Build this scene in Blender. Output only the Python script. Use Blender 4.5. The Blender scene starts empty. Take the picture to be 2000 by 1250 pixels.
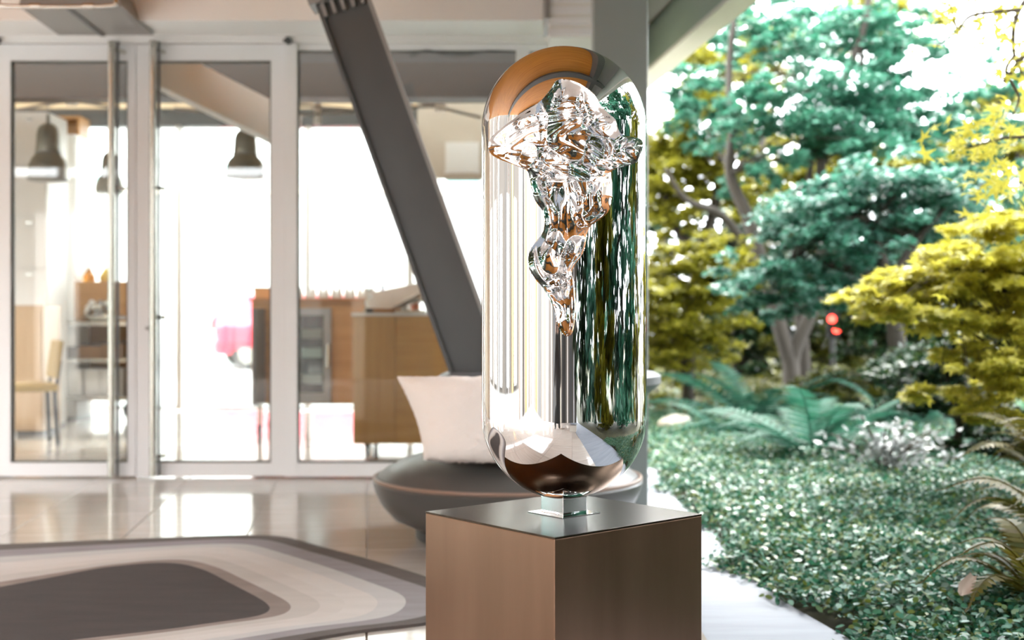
import bpy, bmesh, math, random
import numpy as np
from mathutils import Vector, Matrix, noise

R = math.radians
random.seed(7)
rng = np.random.default_rng(7)
scene = bpy.context.scene
COL = scene.collection

# ------------------------------------------------------------------ camera, sky, exposure
F = 2375.0                      # focal length in pixels of the 2000 px wide frame
HOR = 620.0                     # horizon row
cam_d = bpy.data.cameras.new('camera')
cam = bpy.data.objects.new('camera', cam_d)
COL.objects.link(cam)
cam.location = (0, 0, 1.0)
cam.rotation_euler = (R(90), 0, 0)
cam_d.sensor_width = 36.0
cam_d.lens = F / 2000 * 36.0
cam_d.shift_y = -(625 - HOR) / 2000
cam_d.clip_start = 0.05
cam_d.clip_end = 500
cam_d.dof.use_dof = True
cam_d.dof.focus_distance = 2.93
cam_d.dof.aperture_fstop = 2.5
scene.camera = cam

world = bpy.data.worlds.new('sky')
scene.world = world
world.use_nodes = True
wn = world.node_tree
bg = wn.nodes['Background']
bg.inputs['Color'].default_value = (0.94, 0.97, 1.0, 1)
bg.inputs['Strength'].default_value = 5.0

sun_d = bpy.data.lights.new('sun', 'SUN')
sun_d.energy = 3.0
sun_d.angle = R(8)
sun_d.color = (1.0, 0.96, 0.9)
sun = bpy.data.objects.new('sun', sun_d)
COL.objects.link(sun)
sun.rotation_euler = (R(-38), R(18), 0)      # high, from behind the shop

scene.view_settings.view_transform = 'Standard'
scene.view_settings.look = 'None'
scene.view_settings.gamma = 1.0
scene.view_settings.use_curve_mapping = False
scene.view_settings.exposure = 1.87
try:
    scene.cycles.max_bounces = 10
    scene.cycles.diffuse_bounces = 4
    scene.cycles.glossy_bounces = 5
    scene.cycles.transparent_max_bounces = 12
    scene.cycles.sample_clamp_indirect = 6.0
    scene.cycles.caustics_reflective = False
    scene.cycles.caustics_refractive = False
except Exception:
    pass


def at(x, y, Y):
    """photograph pixel at distance Y -> world point"""
    return Vector(((x - 1000) / F * Y, Y, 1.0 - (y - HOR) / F * Y))


def gnd(x, y, z=0.0):
    """photograph pixel on a level plane of height z -> world point"""
    Y = (1.0 - z) * F / (y - HOR)
    return Vector(((x - 1000) / F * Y, Y, z))


# ------------------------------------------------------------------ materials
def new_mat(name):
    m = bpy.data.materials.new(name)
    m.use_nodes = True
    return m, m.node_tree.nodes, m.node_tree.links, m.node_tree.nodes['Principled BSDF']


def pbr(name, c, rough=.5, metal=0., c2=None, scale=6., stretch=(1, 1, 1), bump=0., bscale=None, detail=4., emit=None, espec=None, rvar=0.):
    m, n, l, p = new_mat(name)
    p.inputs['Base Color'].default_value = (*c, 1)
    p.inputs['Roughness'].default_value = rough
    p.inputs['Metallic'].default_value = metal
    if espec is not None:
        p.inputs['Specular IOR Level'].default_value = espec
    if c2 is not None or bump or rvar:
        tc = n.new('ShaderNodeTexCoord')
        mp = n.new('ShaderNodeMapping')
        mp.inputs['Scale'].default_value = stretch
        l.new(tc.outputs['Object'], mp.inputs['Vector'])
        nz = n.new('ShaderNodeTexNoise')
        nz.inputs['Scale'].default_value = scale
        nz.inputs['Detail'].default_value = detail
        l.new(mp.outputs['Vector'], nz.inputs['Vector'])
        if c2 is not None:
            r = n.new('ShaderNodeValToRGB')
            r.color_ramp.elements[0].position = .3
            r.color_ramp.elements[1].position = .7
            r.color_ramp.elements[0].color = (*c, 1)
            r.color_ramp.elements[1].color = (*c2, 1)
            l.new(nz.outputs['Fac'], r.inputs['Fac'])
            l.new(r.outputs['Color'], p.inputs['Base Color'])
        if rvar:
            mr = n.new('ShaderNodeMapRange')
            mr.inputs['To Min'].default_value = max(0, rough - rvar)
            mr.inputs['To Max'].default_value = rough + rvar
            l.new(nz.outputs['Fac'], mr.inputs['Value'])
            l.new(mr.outputs['Result'], p.inputs['Roughness'])
        if bump:
            nb = n.new('ShaderNodeTexNoise')
            nb.inputs['Scale'].default_value = bscale or scale
            nb.inputs['Detail'].default_value = 4
            l.new(mp.outputs['Vector'], nb.inputs['Vector'])
            b = n.new('ShaderNodeBump')
            b.inputs['Strength'].default_value = bump
            b.inputs['Distance'].default_value = .01
            l.new(nb.outputs['Fac'], b.inputs['Height'])
            l.new(b.outputs['Normal'], p.inputs['Normal'])
    if emit:
        p.inputs['Emission Color'].default_value = (*emit[:3], 1)
        p.inputs['Emission Strength'].default_value = emit[3]
    return m


def wood(name, c, c2, axis='X', scale=3., rough=.45):
    st = {'X': (.6, 9, 9), 'Y': (9, .6, 9), 'Z': (9, 9, .6)}[axis]
    return pbr(name, c, rough, c2=c2, scale=scale, stretch=st, detail=6, bump=.08)


def glass(name, tint=(.97, .99, .98), refl=1.0):
    m = bpy.data.materials.new(name)
    m.use_nodes = True
    n, l = m.node_tree.nodes, m.node_tree.links
    n.clear()
    o = n.new('ShaderNodeOutputMaterial')
    t = n.new('ShaderNodeBsdfTransparent')
    t.inputs['Color'].default_value = (*tint, 1)
    g = n.new('ShaderNodeBsdfGlossy')
    g.inputs['Roughness'].default_value = .01
    fr = n.new('ShaderNodeFresnel')
    fr.inputs['IOR'].default_value = 1.45
    mu = n.new('ShaderNodeMath')
    mu.operation = 'MULTIPLY'
    mu.inputs[1].default_value = refl
    mx = n.new('ShaderNodeMixShader')
    l.new(fr.outputs['Fac'], mu.inputs[0])
    l.new(mu.outputs['Value'], mx.inputs['Fac'])
    l.new(t.outputs['BSDF'], mx.inputs[1])
    l.new(g.outputs['BSDF'], mx.inputs[2])
    l.new(mx.outputs['Shader'], o.inputs['Surface'])
    return m


def leafmat(name, cols, trans=.4, rough=.45, spec=.4, cell=None):
    """colour varies leaf by leaf; light passes through the blade"""
    m, n, l, p = new_mat(name)
    g = n.new('ShaderNodeNewGeometry')
    r = n.new('ShaderNodeValToRGB')
    els = r.color_ramp.elements
    while len(els) < len(cols):
        els.new(.5)
    for i, c in enumerate(cols):
        els[i].position = i / (len(cols) - 1)
    for i, c in enumerate(cols):
        els[i].color = (*c, 1)
    l.new(g.outputs['Random Per Island'], r.inputs['Fac'])
    l.new(r.outputs['Color'], p.inputs['Base Color'])
    p.inputs['Roughness'].default_value = rough
    p.inputs['Specular IOR Level'].default_value = spec
    t = n.new('ShaderNodeBsdfTranslucent')
    l.new(r.outputs['Color'], t.inputs['Color'])
    mx = n.new('ShaderNodeMixShader')
    mx.inputs['Fac'].default_value = trans
    l.new(p.outputs['BSDF'], mx.inputs[1])
    l.new(t.outputs['BSDF'], mx.inputs[2])
    l.new(mx.outputs['Shader'], n['Material Output'].inputs['Surface'])
    return m


M = {}
M['chrome'] = pbr('polished steel', (.90, .90, .91), .012, 1.)
M['bronze'] = pbr('brushed bronze', (.22, .128, .085), .33, 1., c2=(.29, .172, .118), scale=2.2, stretch=(3, 3, .35), rvar=.05, detail=6)
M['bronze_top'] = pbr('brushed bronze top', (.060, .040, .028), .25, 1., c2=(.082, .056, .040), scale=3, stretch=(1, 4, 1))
M['frame'] = pbr('light grey painted aluminium', (.82, .82, .83), .45)
M['lintel'] = pbr('lightened frame paint', (.93, .92, .91), .5)  # frame paint made lighter to offset the shade under the soffit beam
M['frame_dark'] = pbr('rubber gasket', (.10, .10, .085), .6)
M['steel'] = pbr('brushed steel', (.62, .60, .55), .25, 1.)
M['grey_paint'] = pbr('dark grey steel paint', (.083, .085, .086), .42, c2=(.098, .10, .10), scale=3)
M['col_paint'] = pbr('grey green steel paint', (.30, .325, .315), .45)
M['soffit'] = pbr('grey beige paint', (.90, .90, .89), .6)
M['mid_grey'] = pbr('mid grey metal', (.30, .29, .28), .45)
M['white'] = pbr('white paint', (.80, .78, .75), .5)
M['ceil_wood'] = wood('orange pine ceiling', (.62, .25, .035), (.45, .16, .018), 'X', 2.)
M['oak'] = wood('honey oak veneer', (.46, .235, .075), (.37, .17, .048), 'X', 2.)
M['walnut'] = wood('brown veneer', (.60, .335, .105), (.50, .26, .075), 'Z', 2.)
M['brown_beam'] = pbr('brown grey beam', (.06, .054, .048), .6)
M['cream'] = pbr('cream plaster', (.78, .70, .58), .8)
M['beige'] = pbr('beige plaster', (.55, .47, .38), .8)
M['tile'] = pbr('honed travertine', (.50, .455, .415), .09, c2=(.42, .38, .345), scale=2.5, stretch=(.5, 5, 1), rvar=.03, detail=7)
M['joint'] = pbr('tile joint', (.33, .29, .26), .6)
M['path'] = pbr('pale stone path', (.25, .275, .325), .6, c2=(.20, .222, .265), scale=4, stretch=(.5, 3, 1), bump=.15, bscale=18)
M['street'] = pbr('pale asphalt', (.20, .20, .195), .8)
M['soil'] = pbr('dark soil', (.030, .028, .014), .9, c2=(.06, .06, .02), scale=9, bump=.6)
M['black'] = pbr('black plastic', (.02, .02, .02), .4)
M['leather'] = pbr('grey brown leather', (.078, .074, .070), .36, c2=(.09, .085, .08), scale=5, bump=.05, bscale=120)
M['fluff'] = pbr('white fluffy fabric', (.90, .83, .79), .9, bump=.7, bscale=45)
M['glass'] = glass('clear glass')
M['lamp_metal'] = pbr('spun aluminium lamp', (.29, .275, .235), .4, .5)
M['lamp_in'] = pbr('grey lamp inside', (.22, .21, .19), .6)
M['teal_glass'] = pbr('teal window glass', (.30, .52, .48), .2)
M['bark'] = pbr('grey brown bark', (.020, .016, .012), .9, c2=(.034, .027, .020), scale=8, stretch=(3, 3, .5), bump=.5)
M['twig'] = pbr('dark twig', (.05, .035, .022), .8)

TEAL = leafmat('teal green leaves', [(0.014, 0.072, 0.039), (0.029, 0.140, 0.082), (0.049, 0.184, 0.117), (0.097, 0.232, 0.170)], .4)
TEAL2 = leafmat('pale teal leaves', [(0.019, 0.087, 0.053), (0.039, 0.150, 0.097), (0.068, 0.193, 0.140), (0.131, 0.242, 0.208)], .35, .4)
DARKG = leafmat('dark evergreen leaves', [(0.007, 0.019, 0.008), (0.011, 0.038, 0.015), (0.027, 0.041, 0.009), (0.016, 0.065, 0.032)], .3)
YEL = leafmat('yellow leaves', [(0.109, 0.109, 0.007), (0.191, 0.181, 0.016), (0.254, 0.231, 0.023), (0.172, 0.172, 0.013)], .45)
YEL2 = leafmat('bright yellow maple leaves', [(0.331, 0.315, 0.032), (0.473, 0.434, 0.048), (0.552, 0.496, 0.079), (0.394, 0.370, 0.040)], .4)
OLIVE = leafmat('olive leaves', [(0.032, 0.036, 0.005), (0.065, 0.065, 0.009), (0.109, 0.104, 0.011), (0.032, 0.065, 0.022)], .4)
IVY = leafmat('ivy leaves', [(0.011, 0.058, 0.032), (0.029, 0.158, 0.090), (0.050, 0.216, 0.130), (0.158, 0.187, 0.029), (0.036, 0.173, 0.101), (0.259, 0.360, 0.317)], .22, .42, .5)
SILVER = leafmat('silvery round leaves', [(0.064, 0.141, 0.096), (0.269, 0.320, 0.307), (0.422, 0.435, 0.448), (0.352, 0.384, 0.384)], .25, .4)
FERNM = leafmat('fern fronds', [(0.012, 0.075, 0.044), (0.024, 0.103, 0.063), (0.048, 0.131, 0.095), (0.020, 0.063, 0.036)], .35, .65, .2)
FERNY = leafmat('yellowing fern fronds', [(0.088, 0.075, 0.009), (0.143, 0.116, 0.014), (0.061, 0.068, 0.014), (0.116, 0.082, 0.014)], .35, .5)


# ------------------------------------------------------------------ mesh helpers
class MB:
    def __init__(self):
        self.v, self.f, self.s = [], [], []

    def add(self, verts, faces, smooth=False):
        o = len(self.v)
        self.v += [tuple(v) for v in verts]
        self.f += [tuple(i + o for i in f) for f in faces]
        self.s += [smooth] * len(faces)
        return self

    def box(self, x0, x1, y0, y1, z0, z1):
        v = [(x0, y0, z0), (x1, y0, z0), (x1, y1, z0), (x0, y1, z0), (x0, y0, z1), (x1, y0, z1), (x1, y1, z1), (x0, y1, z1)]
        return self.add(v, [(3, 2, 1, 0), (4, 5, 6, 7), (0, 1, 5, 4), (1, 2, 6, 5), (2, 3, 7, 6), (3, 0, 4, 7)])

    def cbox(self, c, size, rot=0., bev=0.):
        """box centred on c, turned about z"""
        sx, sy, sz = [s / 2 for s in size]
        b = MB().rbox(sx, sy, sz, bev) if bev else MB().box(-sx, sx, -sy, sy, -sz, sz)
        m = Matrix.Translation(c) @ Matrix.Rotation(rot, 4, 'Z')
        return self.add([m @ Vector(v) for v in b.v], b.f)

    def rbox(self, sx, sy, sz, b):
        bm = bmesh.new()
        bmesh.ops.create_cube(bm, size=2)
        for v in bm.verts:
            v.co = Vector((v.co.x * sx, v.co.y * sy, v.co.z * sz))
        bmesh.ops.bevel(bm, geom=bm.edges[:], offset=b, segments=2, affect='EDGES', profile=.5)
        bm.verts.index_update()
        self.add([v.co for v in bm.verts], [[v.index for v in f.verts] for f in bm.faces])
        bm.free()
        return self

    def bar(self, a, b, w, h, up=(0, 0, 1)):
        """rectangular bar from a to b"""
        a, b = Vector(a), Vector(b)
        d = (b - a).normalized()
        s = d.cross(Vector(up))
        if s.length < 1e-4:
            s = d.cross(Vector((0, 1, 0)))
        s.normalize()
        u = s.cross(d)
        v = []
        for p in (a, b):
            for i, j in ((-1, -1), (1, -1), (1, 1), (-1, 1)):
                v.append(p + s * (i * w / 2) + u * (j * h / 2))
        return self.add(v, [(3, 2, 1, 0), (4, 5, 6, 7), (0, 1, 5, 4), (1, 2, 6, 5), (2, 3, 7, 6), (3, 0, 4, 7)])

    def tube(self, pts, rad, n=10, cap=True):
        pts = [Vector(p) for p in pts]
        if not hasattr(rad, '__len__'):
            rad = [rad] * len(pts)
        v, f = [], []
        s = None
        for i, p in enumerate(pts):
            d = (pts[min(i + 1, len(pts) - 1)] - pts[max(i - 1, 0)])
            d = d.normalized() if d.length > 1e-9 else Vector((0, 0, 1))
            if s is None:
                s = d.cross(Vector((0, 0, 1)) if abs(d.z) < .9 else Vector((1, 0, 0)))
            s = (s - d * s.dot(d)).normalized()
            u = d.cross(s)
            for k in range(n):
                a = 2 * math.pi * k / n
                v.append(p + (s * math.cos(a) + u * math.sin(a)) * rad[i])
        for i in range(len(pts) - 1):
            for k in range(n):
                f.append((i * n + k, i * n + (k + 1) % n, (i + 1) * n + (k + 1) % n, (i + 1) * n + k))
        if cap:
            f.append(tuple(reversed(range(n))))
            f.append(tuple(range((len(pts) - 1) * n, len(pts) * n)))
        return self.add(v, f, True)

    def lathe(self, prof, c=(0, 0, 0), n=32, sx=1., sy=1.):
        v, f = [], []
        for r, z in prof:
            for k in range(n):
                a = 2 * math.pi * k / n
                v.append((c[0] + r * sx * math.cos(a), c[1] + r * sy * math.sin(a), c[2] + z))
        for i in range(len(prof) - 1):
            for k in range(n):
                f.append((i * n + k, i * n + (k + 1) % n, (i + 1) * n + (k + 1) % n, (i + 1) * n + k))
        f.append(tuple(reversed(range(n))))
        f.append(tuple(range((len(prof) - 1) * n, len(prof) * n)))
        return self.add(v, f, True)

    def prism(self, poly, z0, z1):
        n = len(poly)
        v = [(p[0], p[1], z0) for p in poly] + [(p[0], p[1], z1) for p in poly]
        f = [tuple(reversed(range(n))), tuple(range(n, 2 * n))]
        f += [(i, (i + 1) % n, n + (i + 1) % n, n + i) for i in range(n)]
        return self.add(v, f)

    def build(self, name, mat, parent=None, org=None):
        me = bpy.data.meshes.new(name)
        vs = self.v
        if org is not None:
            vs = [(v[0] - org[0], v[1] - org[1], v[2] - org[2]) for v in vs]
        me.from_pydata(vs, [], self.f)
        me.polygons.foreach_set('use_smooth', self.s)
        if any(self.s):
            try:
                me.set_sharp_from_angle(angle=R(40))
            except Exception:
                pass
        me.materials.append(mat)
        me.update()
        o = bpy.data.objects.new(name, me)
        COL.objects.link(o)
        if parent is not None:
            o.parent = parent
            if org is not None:
                o.location = org
        elif org is not None:
            o.location = org
        return o


def tag(o, label=None, cat=None, group=None, kind=None):
    if label:
        o['label'] = label
    if cat:
        o['category'] = cat
    if group:
        o['group'] = group
    if kind:
        o['kind'] = kind
    return o


def thing(name, label, cat, loc=(0, 0, 0), rz=0., group=None, kind=None):
    o = bpy.data.objects.new(name, None)
    COL.objects.link(o)
    o.location = loc
    o.rotation_euler = (0, 0, rz)
    o.empty_display_size = .1
    return tag(o, label, cat, group, kind)


def struct(name, mb, mat, label, cat, parent=None):
    o = mb.build(name, mat, parent)
    if parent is None:
        tag(o, label, cat, kind='structure')
    return o


def clone(o, name, parent, loc=None, rot=None, scale=None):
    c = o.copy()
    c.name = name
    COL.objects.link(c)
    c.parent = parent
    if loc is not None:
        c.location = loc
    if rot is not None:
        c.rotation_euler = rot
    if scale is not None:
        c.scale = scale
    return c


def dup(root, loc, label=None, rz=None, scale=None):
    r = root.copy()
    COL.objects.link(r)
    r.location = loc
    if rz is not None:
        r.rotation_euler = (0, 0, rz)
    if scale:
        r.scale = (scale,) * 3
    if label:
        r['label'] = label
    for ch in list(root.children):
        c = ch.copy()
        COL.objects.link(c)
        c.parent = r
        for g in list(ch.children):
            d = g.copy()
            COL.objects.link(d)
            d.parent = c
    return r


def fast_mesh(name, verts, loops, starts, totals, mat, parent=None, smooth=False):
    me = bpy.data.meshes.new(name)
    me.vertices.add(len(verts))
    me.vertices.foreach_set('co', np.asarray(verts, dtype=np.float32).ravel())
    me.loops.add(len(loops))
    me.loops.foreach_set('vertex_index', np.asarray(loops, dtype=np.int32))
    me.polygons.add(len(starts))
    me.polygons.foreach_set('loop_start', np.asarray(starts, dtype=np.int32))
    try:
        me.polygons.foreach_set('loop_total', np.asarray(totals, dtype=np.int32))
    except Exception:
        pass
    if smooth:
        me.polygons.foreach_set('use_smooth', np.ones(len(starts), dtype=bool))
    me.materials.append(mat)
    me.update(calc_edges=True)
    me.validate()
    o = bpy.data.objects.new(name, me)
    COL.objects.link(o)
    if parent is not None:
        o.parent = parent
    return o


# leaf outlines: (x along the blade, y across, z lift); faces index them
def star(lobes=5):
    tips = [(-2.05, .62), (-1.05, .85), (0, 1.0), (1.05, .85), (2.05, .62)]
    pts = [(0, 0, 0)]
    for i, (a, r) in enumerate(tips):
        if i:
            am = (tips[i - 1][0] + a) / 2
            pts.append((.30 * math.cos(am), .30 * math.sin(am), .02))
        pts.append((r * math.cos(a), r * math.sin(a), -.10 * r))
    n = len(pts) - 1
    return np.array(pts), [(0, i, i + 1) for i in range(1, n)]


LEAF = {
    'rhomb': (np.array([(0, 0, 0), (.5, -.3, .06), (1, 0, -.05), (.5, .3, .06)]), [(0, 1, 2, 3)]),
    'oval': (np.array([(0, 0, 0), (.3, -.28, .05), (.72, -.24, .04), (1, 0, -.04), (.72, .24, .04), (.3, .28, .05)]), [(0, 1, 2, 3, 4, 5)]),
    'star': star(),
}


def leaf_arrays(pos, size, shape, tilt, yaw=None):
    base, faces = LEAF[shape]
    n = len(pos)
    k = len(base)
    nrm = np.stack([rng.normal(0, tilt, n), rng.normal(0, tilt, n), np.ones(n)], 1)
    nrm /= np.linalg.norm(nrm, axis=1, keepdims=True)
    a = rng.uniform(0, 2 * np.pi, n) if yaw is None else yaw
    t = np.stack([np.cos(a), np.sin(a), np.zeros(n)], 1)
    t -= nrm * (t * nrm).sum(1, keepdims=True)
    t /= np.linalg.norm(t, axis=1, keepdims=True)
    b = np.cross(nrm, t)
    s = size * rng.uniform(.65, 1.25, n)
    V = pos[:, None, :] + s[:, None, None] * (base[None, :, 0:1] * t[:, None, :] + base[None, :, 1:2] * b[:, None, :] + base[None, :, 2:3] * nrm[:, None, :])
    V = V.reshape(-1, 3)
    fl = np.array(sum([list(f) for f in faces], []))
    loops = (np.arange(n)[:, None] * k + fl[None, :]).ravel()
    lens = np.array([len(f) for f in faces])
    totals = np.tile(lens, n)
    starts = np.concatenate([[0], np.cumsum(totals)[:-1]])
    return V, loops, starts, totals


def leaves(name, pos, size, shape, mat, parent=None, tilt=.5):
    V, L, S, T = leaf_arrays(np.asarray(pos, float), size, shape, tilt)
    o = fast_mesh(name, V, L, S, T, mat, parent)
    o['kind'] = 'stuff'
    return o


def pad_points(pads, n, loose=1.0):
    """points in thin flat sprays scattered through each pad (centre, rx, ry, rz), ragged at the rim"""
    w = np.array([p[1] * (p[3] + .15 * p[1]) for p in pads])
    w = w / w.sum()
    out = []
    for p, wi in zip(pads, w):
        m = max(8, int(n * wi))
        nc = max(6, m // 70)
        c = np.clip(rng.normal(0, .56, (nc, 3)), -1.5, 1.5)
        c[:, 2] -= .18 * (c[:, 0] ** 2 + c[:, 1] ** 2)
        idx = rng.integers(0, nc, m)
        rad = rng.uniform(.10, .38, nc)[idx]
        th = rng.uniform(0, 2 * np.pi, m)
        rr = rng.uniform(0, 1, m) ** .55 * rad
        sp = np.stack([rr * np.cos(th), rr * np.sin(th), rng.normal(0, .05, m) - .9 * rr * rr], 1)
        tilt = rng.normal(0, .35, (nc, 2))[idx]
        sp[:, 2] += sp[:, 0] * tilt[:, 0] + sp[:, 1] * tilt[:, 1]
        q = c[idx] + sp * loose
        out.append(np.array(p[0]) + q * np.array([p[1], p[2], 1.0]) * np.array([1, 1, 0]) + np.stack([0 * th, 0 * th, c[idx][:, 2] * p[3] + sp[:, 2] * loose * max(p[3], .6 * p[1])], 1))
    return np.concatenate(out)


def pxpads(spec):
    """(px, py, Y, half width px, half height px[, depth m]) -> pads in metres"""
    r = []
    for s in spec:
        c = at(s[0], s[1], s[2])
        k = s[2] / F
        r.append((c, s[3] * k, s[5] if len(s) > 5 else max(.5, s[3] * k * .8), s[4] * k))
    return r


def smooth_path(pts, n=6):
    pts = [Vector(p) for p in pts]
    out = []
    for i in range(len(pts) - 1):
        p0, p1, p2, p3 = pts[max(i - 1, 0)], pts[i], pts[i + 1], pts[min(i + 2, len(pts) - 1)]
        for k in range(n):
            t = k / n
            out.append(.5 * ((2 * p1) + (p2 - p0) * t + (2 * p0 - 5 * p1 + 4 * p2 - p3) * t * t + (3 * p1 - p0 - 3 * p2 + p3) * t ** 3))
    out.append(pts[-1])
    return out


# ------------------------------------------------------------------ ground, floor, path
TH = math.atan(-280 / F)              # the paving and the eaves run towards a point left of the view axis
DIRX, DIRY = math.sin(TH), math.cos(TH)


def edge_x(Y):
    """x of the eaves line / paving edge at depth Y"""
    return 2.05 + math.tan(TH) * Y


EDGE_PX = [(1262, 882), (1290, 935), (1330, 985), (1385, 1032), (1425, 1075), (1398, 1108), (1470, 1122), (1525, 1172), (1640, 1238)]
EDGE = [gnd(*p) for p in EDGE_PX]
path_r = [Vector((1.2, 12.5, 0)), Vector((1.08, 10.5, 0))] + EDGE + [Vector((1.35, 2.6, 0)), Vector((1.7, 0.5, 0)), Vector((2.1, -2, 0)), Vector((2.6, -6, 0))]

gm = MB()
gm.add([(-60, -30, -.06), (60, -30, -.06), (60, 30.5, -.06), (-60, 30.5, -.06)], [(0, 1, 2, 3)])
struct('ground', gm, M['soil'], 'dark bare soil lying under the garden planting and paving', 'ground')
sm = MB()
sm.box(-40, .9, 22, 90, -.2, -.02)
sm.box(.9, 60, 30, 90, -.2, -.02)
sm.box(-13, -8, -12, 22, -.2, -.02)
sm.box(-8, 2.2, -12, -6, -.2, -.02)
sm.box(-8, .9, 13.35, 22, -.2, .02)
struct('street', sm, M['street'], 'pale sunlit street beyond the shop and garden', 'street')

fl = MB()
fl.prism([(-8, -6), (.95, -6), (.60, 3), (.60, 7.6), (.86, 7.6), (.86, 13.3), (-8, 13.3)], -.16, -.006)
floor = struct('floor', fl, M['joint'], 'polished travertine tile floor of the covered entrance and shop', 'floor')
tm = MB().rbox(.5, .5, .012, .0035)
TW, TL = .55, .55
tile0 = None
nt = 0
ux, uy = Vector((DIRY, -DIRX, 0)), Vector((DIRX, DIRY, 0))
origin = Vector((-.655, 5.5, 0))
for j in range(-17, 15):
    for i in range(-9, 7):
        c = origin + ux * (i * TW + TW / 2) + uy * (j * TL)
        if c.y < -3.2 or c.y > 13.0 or c.x > .62 or c.x < -5.3:
            continue
        if c.y > 7.6 and abs(c.x) > .48 * c.y:
            continue
        if c.y < 3.0 and abs(c.x) > 2.6:
            continue
        if tile0 is None:
            tile0 = tm.build('tile', M['tile'], floor)
            t = tile0
        else:
            t = clone(tile0, 'tile', floor)
        t.location = (c.x, c.y, -.0115)
        t.scale = (TW - .004, TL - .004, 1)
        t.rotation_euler = (0, 0, TH * -1)
        nt += 1

pm = MB()
pm.prism([(.87, 12.5), (.87, 7.6), (.605, 7.595), (.605, 3), (.955, -6)] + [(p.x, p.y) for p in reversed(path_r)], -.15, .001)
struct('path', pm, M['path'], 'pale stone path curving along the ground cover', 'path')

# ------------------------------------------------------------------ canopy roof above the entrance
ZC = 3.12
cm = MB()
cm.prism([(-6.2, .4), (-2.3, .4), (-2.3, -4.4), (edge_x(-4.4) - .1, -4.4), (edge_x(10) - .1, 10), (.86, 10), (.86, 7.9), (-6.2, 7.9)], ZC, ZC + .2)  # tongue behind the viewer shaped to shade floor and rear wall, left side open for daylight
ceiling = struct('ceiling', cm, M['ceil_wood'], 'orange pine boarded ceiling over the entrance', 'ceiling')
for k, (y0, w) in enumerate(((2.4, .22), (.4, .16), (-2.0, .22))):
    MB().box(-6.2 if y0 > 0 else -2.3, edge_x(y0) - .3, y0, y0 + w, ZC - .30, ZC - .002).build('beam', M['grey_paint'], ceiling)
MB().bar((edge_x(-4.3) - .75, -4.3, ZC - .15), (edge_x(9.5) - .75, 9.5, ZC - .15), .16, .28).build('beam', M['grey_paint'], ceiling)
MB().bar((edge_x(-4.3) - .36, -4.3, ZC - .012), (edge_x(9.5) - .36, 9.5, ZC - .012), .62, .016).build('soffit_panel', M['mid_grey'], ceiling)
# eaves girder on the garden side: web, white bottom flange
eg = thing('trim_eaves', 'grey green eaves girder with a pale lower flange above the garden path', 'girder', (0, 0, 0), kind='structure')
MB().bar((edge_x(-4.4), -4.4, ZC - .13), (edge_x(11), 11, ZC - .13), .03, .40).build('web', pbr('green grey glassy paint', (.52, .62, .57), .25), eg)
MB().bar((edge_x(-4.4) + .03, -4.4, ZC - .345), (edge_x(11) + .03, 11, ZC - .345), .16, .028).build('flange', M['white'], eg)
MB().bar((edge_x(-4.4) - .1, -4.4, ZC + .08), (edge_x(11) - .1, 11, ZC + .08), .3, .02).build('flange', M['mid_grey'], eg)

# ------------------------------------------------------------------ glazed shop front at Y = 7.6
FY = 7.6
S = F / FY


def fx(px):
    return (px - 1000) / S


def fz(py):
    return 1 - (py - HOR) / S


def door(name, label, x0, x1, g0, g1, top, hinge_pole):
    d = thing(name, label, 'door', (fx((x0 + x1) / 2), FY, 0), kind='structure')
    ox = fx((x0 + x1) / 2)

    def loc(mb, nm, mat):
        mb.v = [(v[0] - ox, v[1] - FY, v[2]) for v in mb.v]
        return mb.build(nm, mat, d)
    b = .03
    loc(MB().box(fx(x0), fx(g0), FY - b, FY + b, .012, fz(top)), 'stile', M['frame'])
    loc(MB().box(fx(g1), fx(x1), FY - b, FY + b, .012, fz(top)), 'stile', M['frame'])
    loc(MB().box(fx(g0), fx(g1), FY - b, FY + b, fz(120), fz(top)), 'rail', M['frame'])
    loc(MB().box(fx(g0), fx(g1), FY - b, FY + b, .012, fz(903)), 'rail', M['frame'])
    g = MB()
    a0, a1, z0, z1, w = fx(g0), fx(g1), fz(903), fz(120), .012
    g.box(a0, a0 + w, FY - .012, FY + .012, z0, z1).box(a1 - w, a1, FY - .012, FY + .012, z0, z1)
    g.box(a0 + w, a1 - w, FY - .012, FY + .012, z0, z0 + w).box(a0 + w, a1 - w, FY - .012, FY + .012, z1 - w, z1)
    loc(g, 'gasket', M['frame_dark'])
    loc(MB().box(a0 + .004, a1 - .004, FY - .005, FY + .005, z0 + .004, z1 - .004), 'pane', M['glass'])
    # full height tubular pull standing off the leaf
    px = fx(hinge_pole)
    h = MB().tube([(px - .012, FY - .11, .02), (px - .012, FY - .11, fz(88))], .022, 14)
    h = loc(h, 'handle', M['steel'])
    loc(MB().box(px + .012, px + .024, FY - .10, FY - .075, .02, fz(88)), 'handle_backing', M['grey_paint'])
    for z in (.14, 1.0, 1.8, fz(104)):
        loc(MB().tube([(px, FY - .11, z), (px + (.045 if hinge_pole < 260 else .035), FY - .03, z)], .012, 8), 'bracket', M['steel'])
    if hinge_pole > 260:
        lk = MB().tube([(fx(291), FY - .042, fz(641)), (fx(291), FY - .03, fz(641))], .012, 12)
        loc(lk, 'lock', M['mid_grey'])
    return d


door('door_1', 'glass door leaf in a pale grey frame at the far left', -14, 267.5, 24, 252, 89, 233)
door('door_2', 'glass door leaf in a pale grey frame beside the fixed window', 269, 558, 301, 531, 89, 313)

fr = thing('window_1', 'large fixed shop window in pale grey framing behind the slanted strut', 'window', (0, FY, 0), kind='structure')


def wloc(mb, nm, mat):
    mb.v = [(v[0], v[1] - FY, v[2]) for v in mb.v]
    return mb.build(nm, mat, fr)


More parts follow.
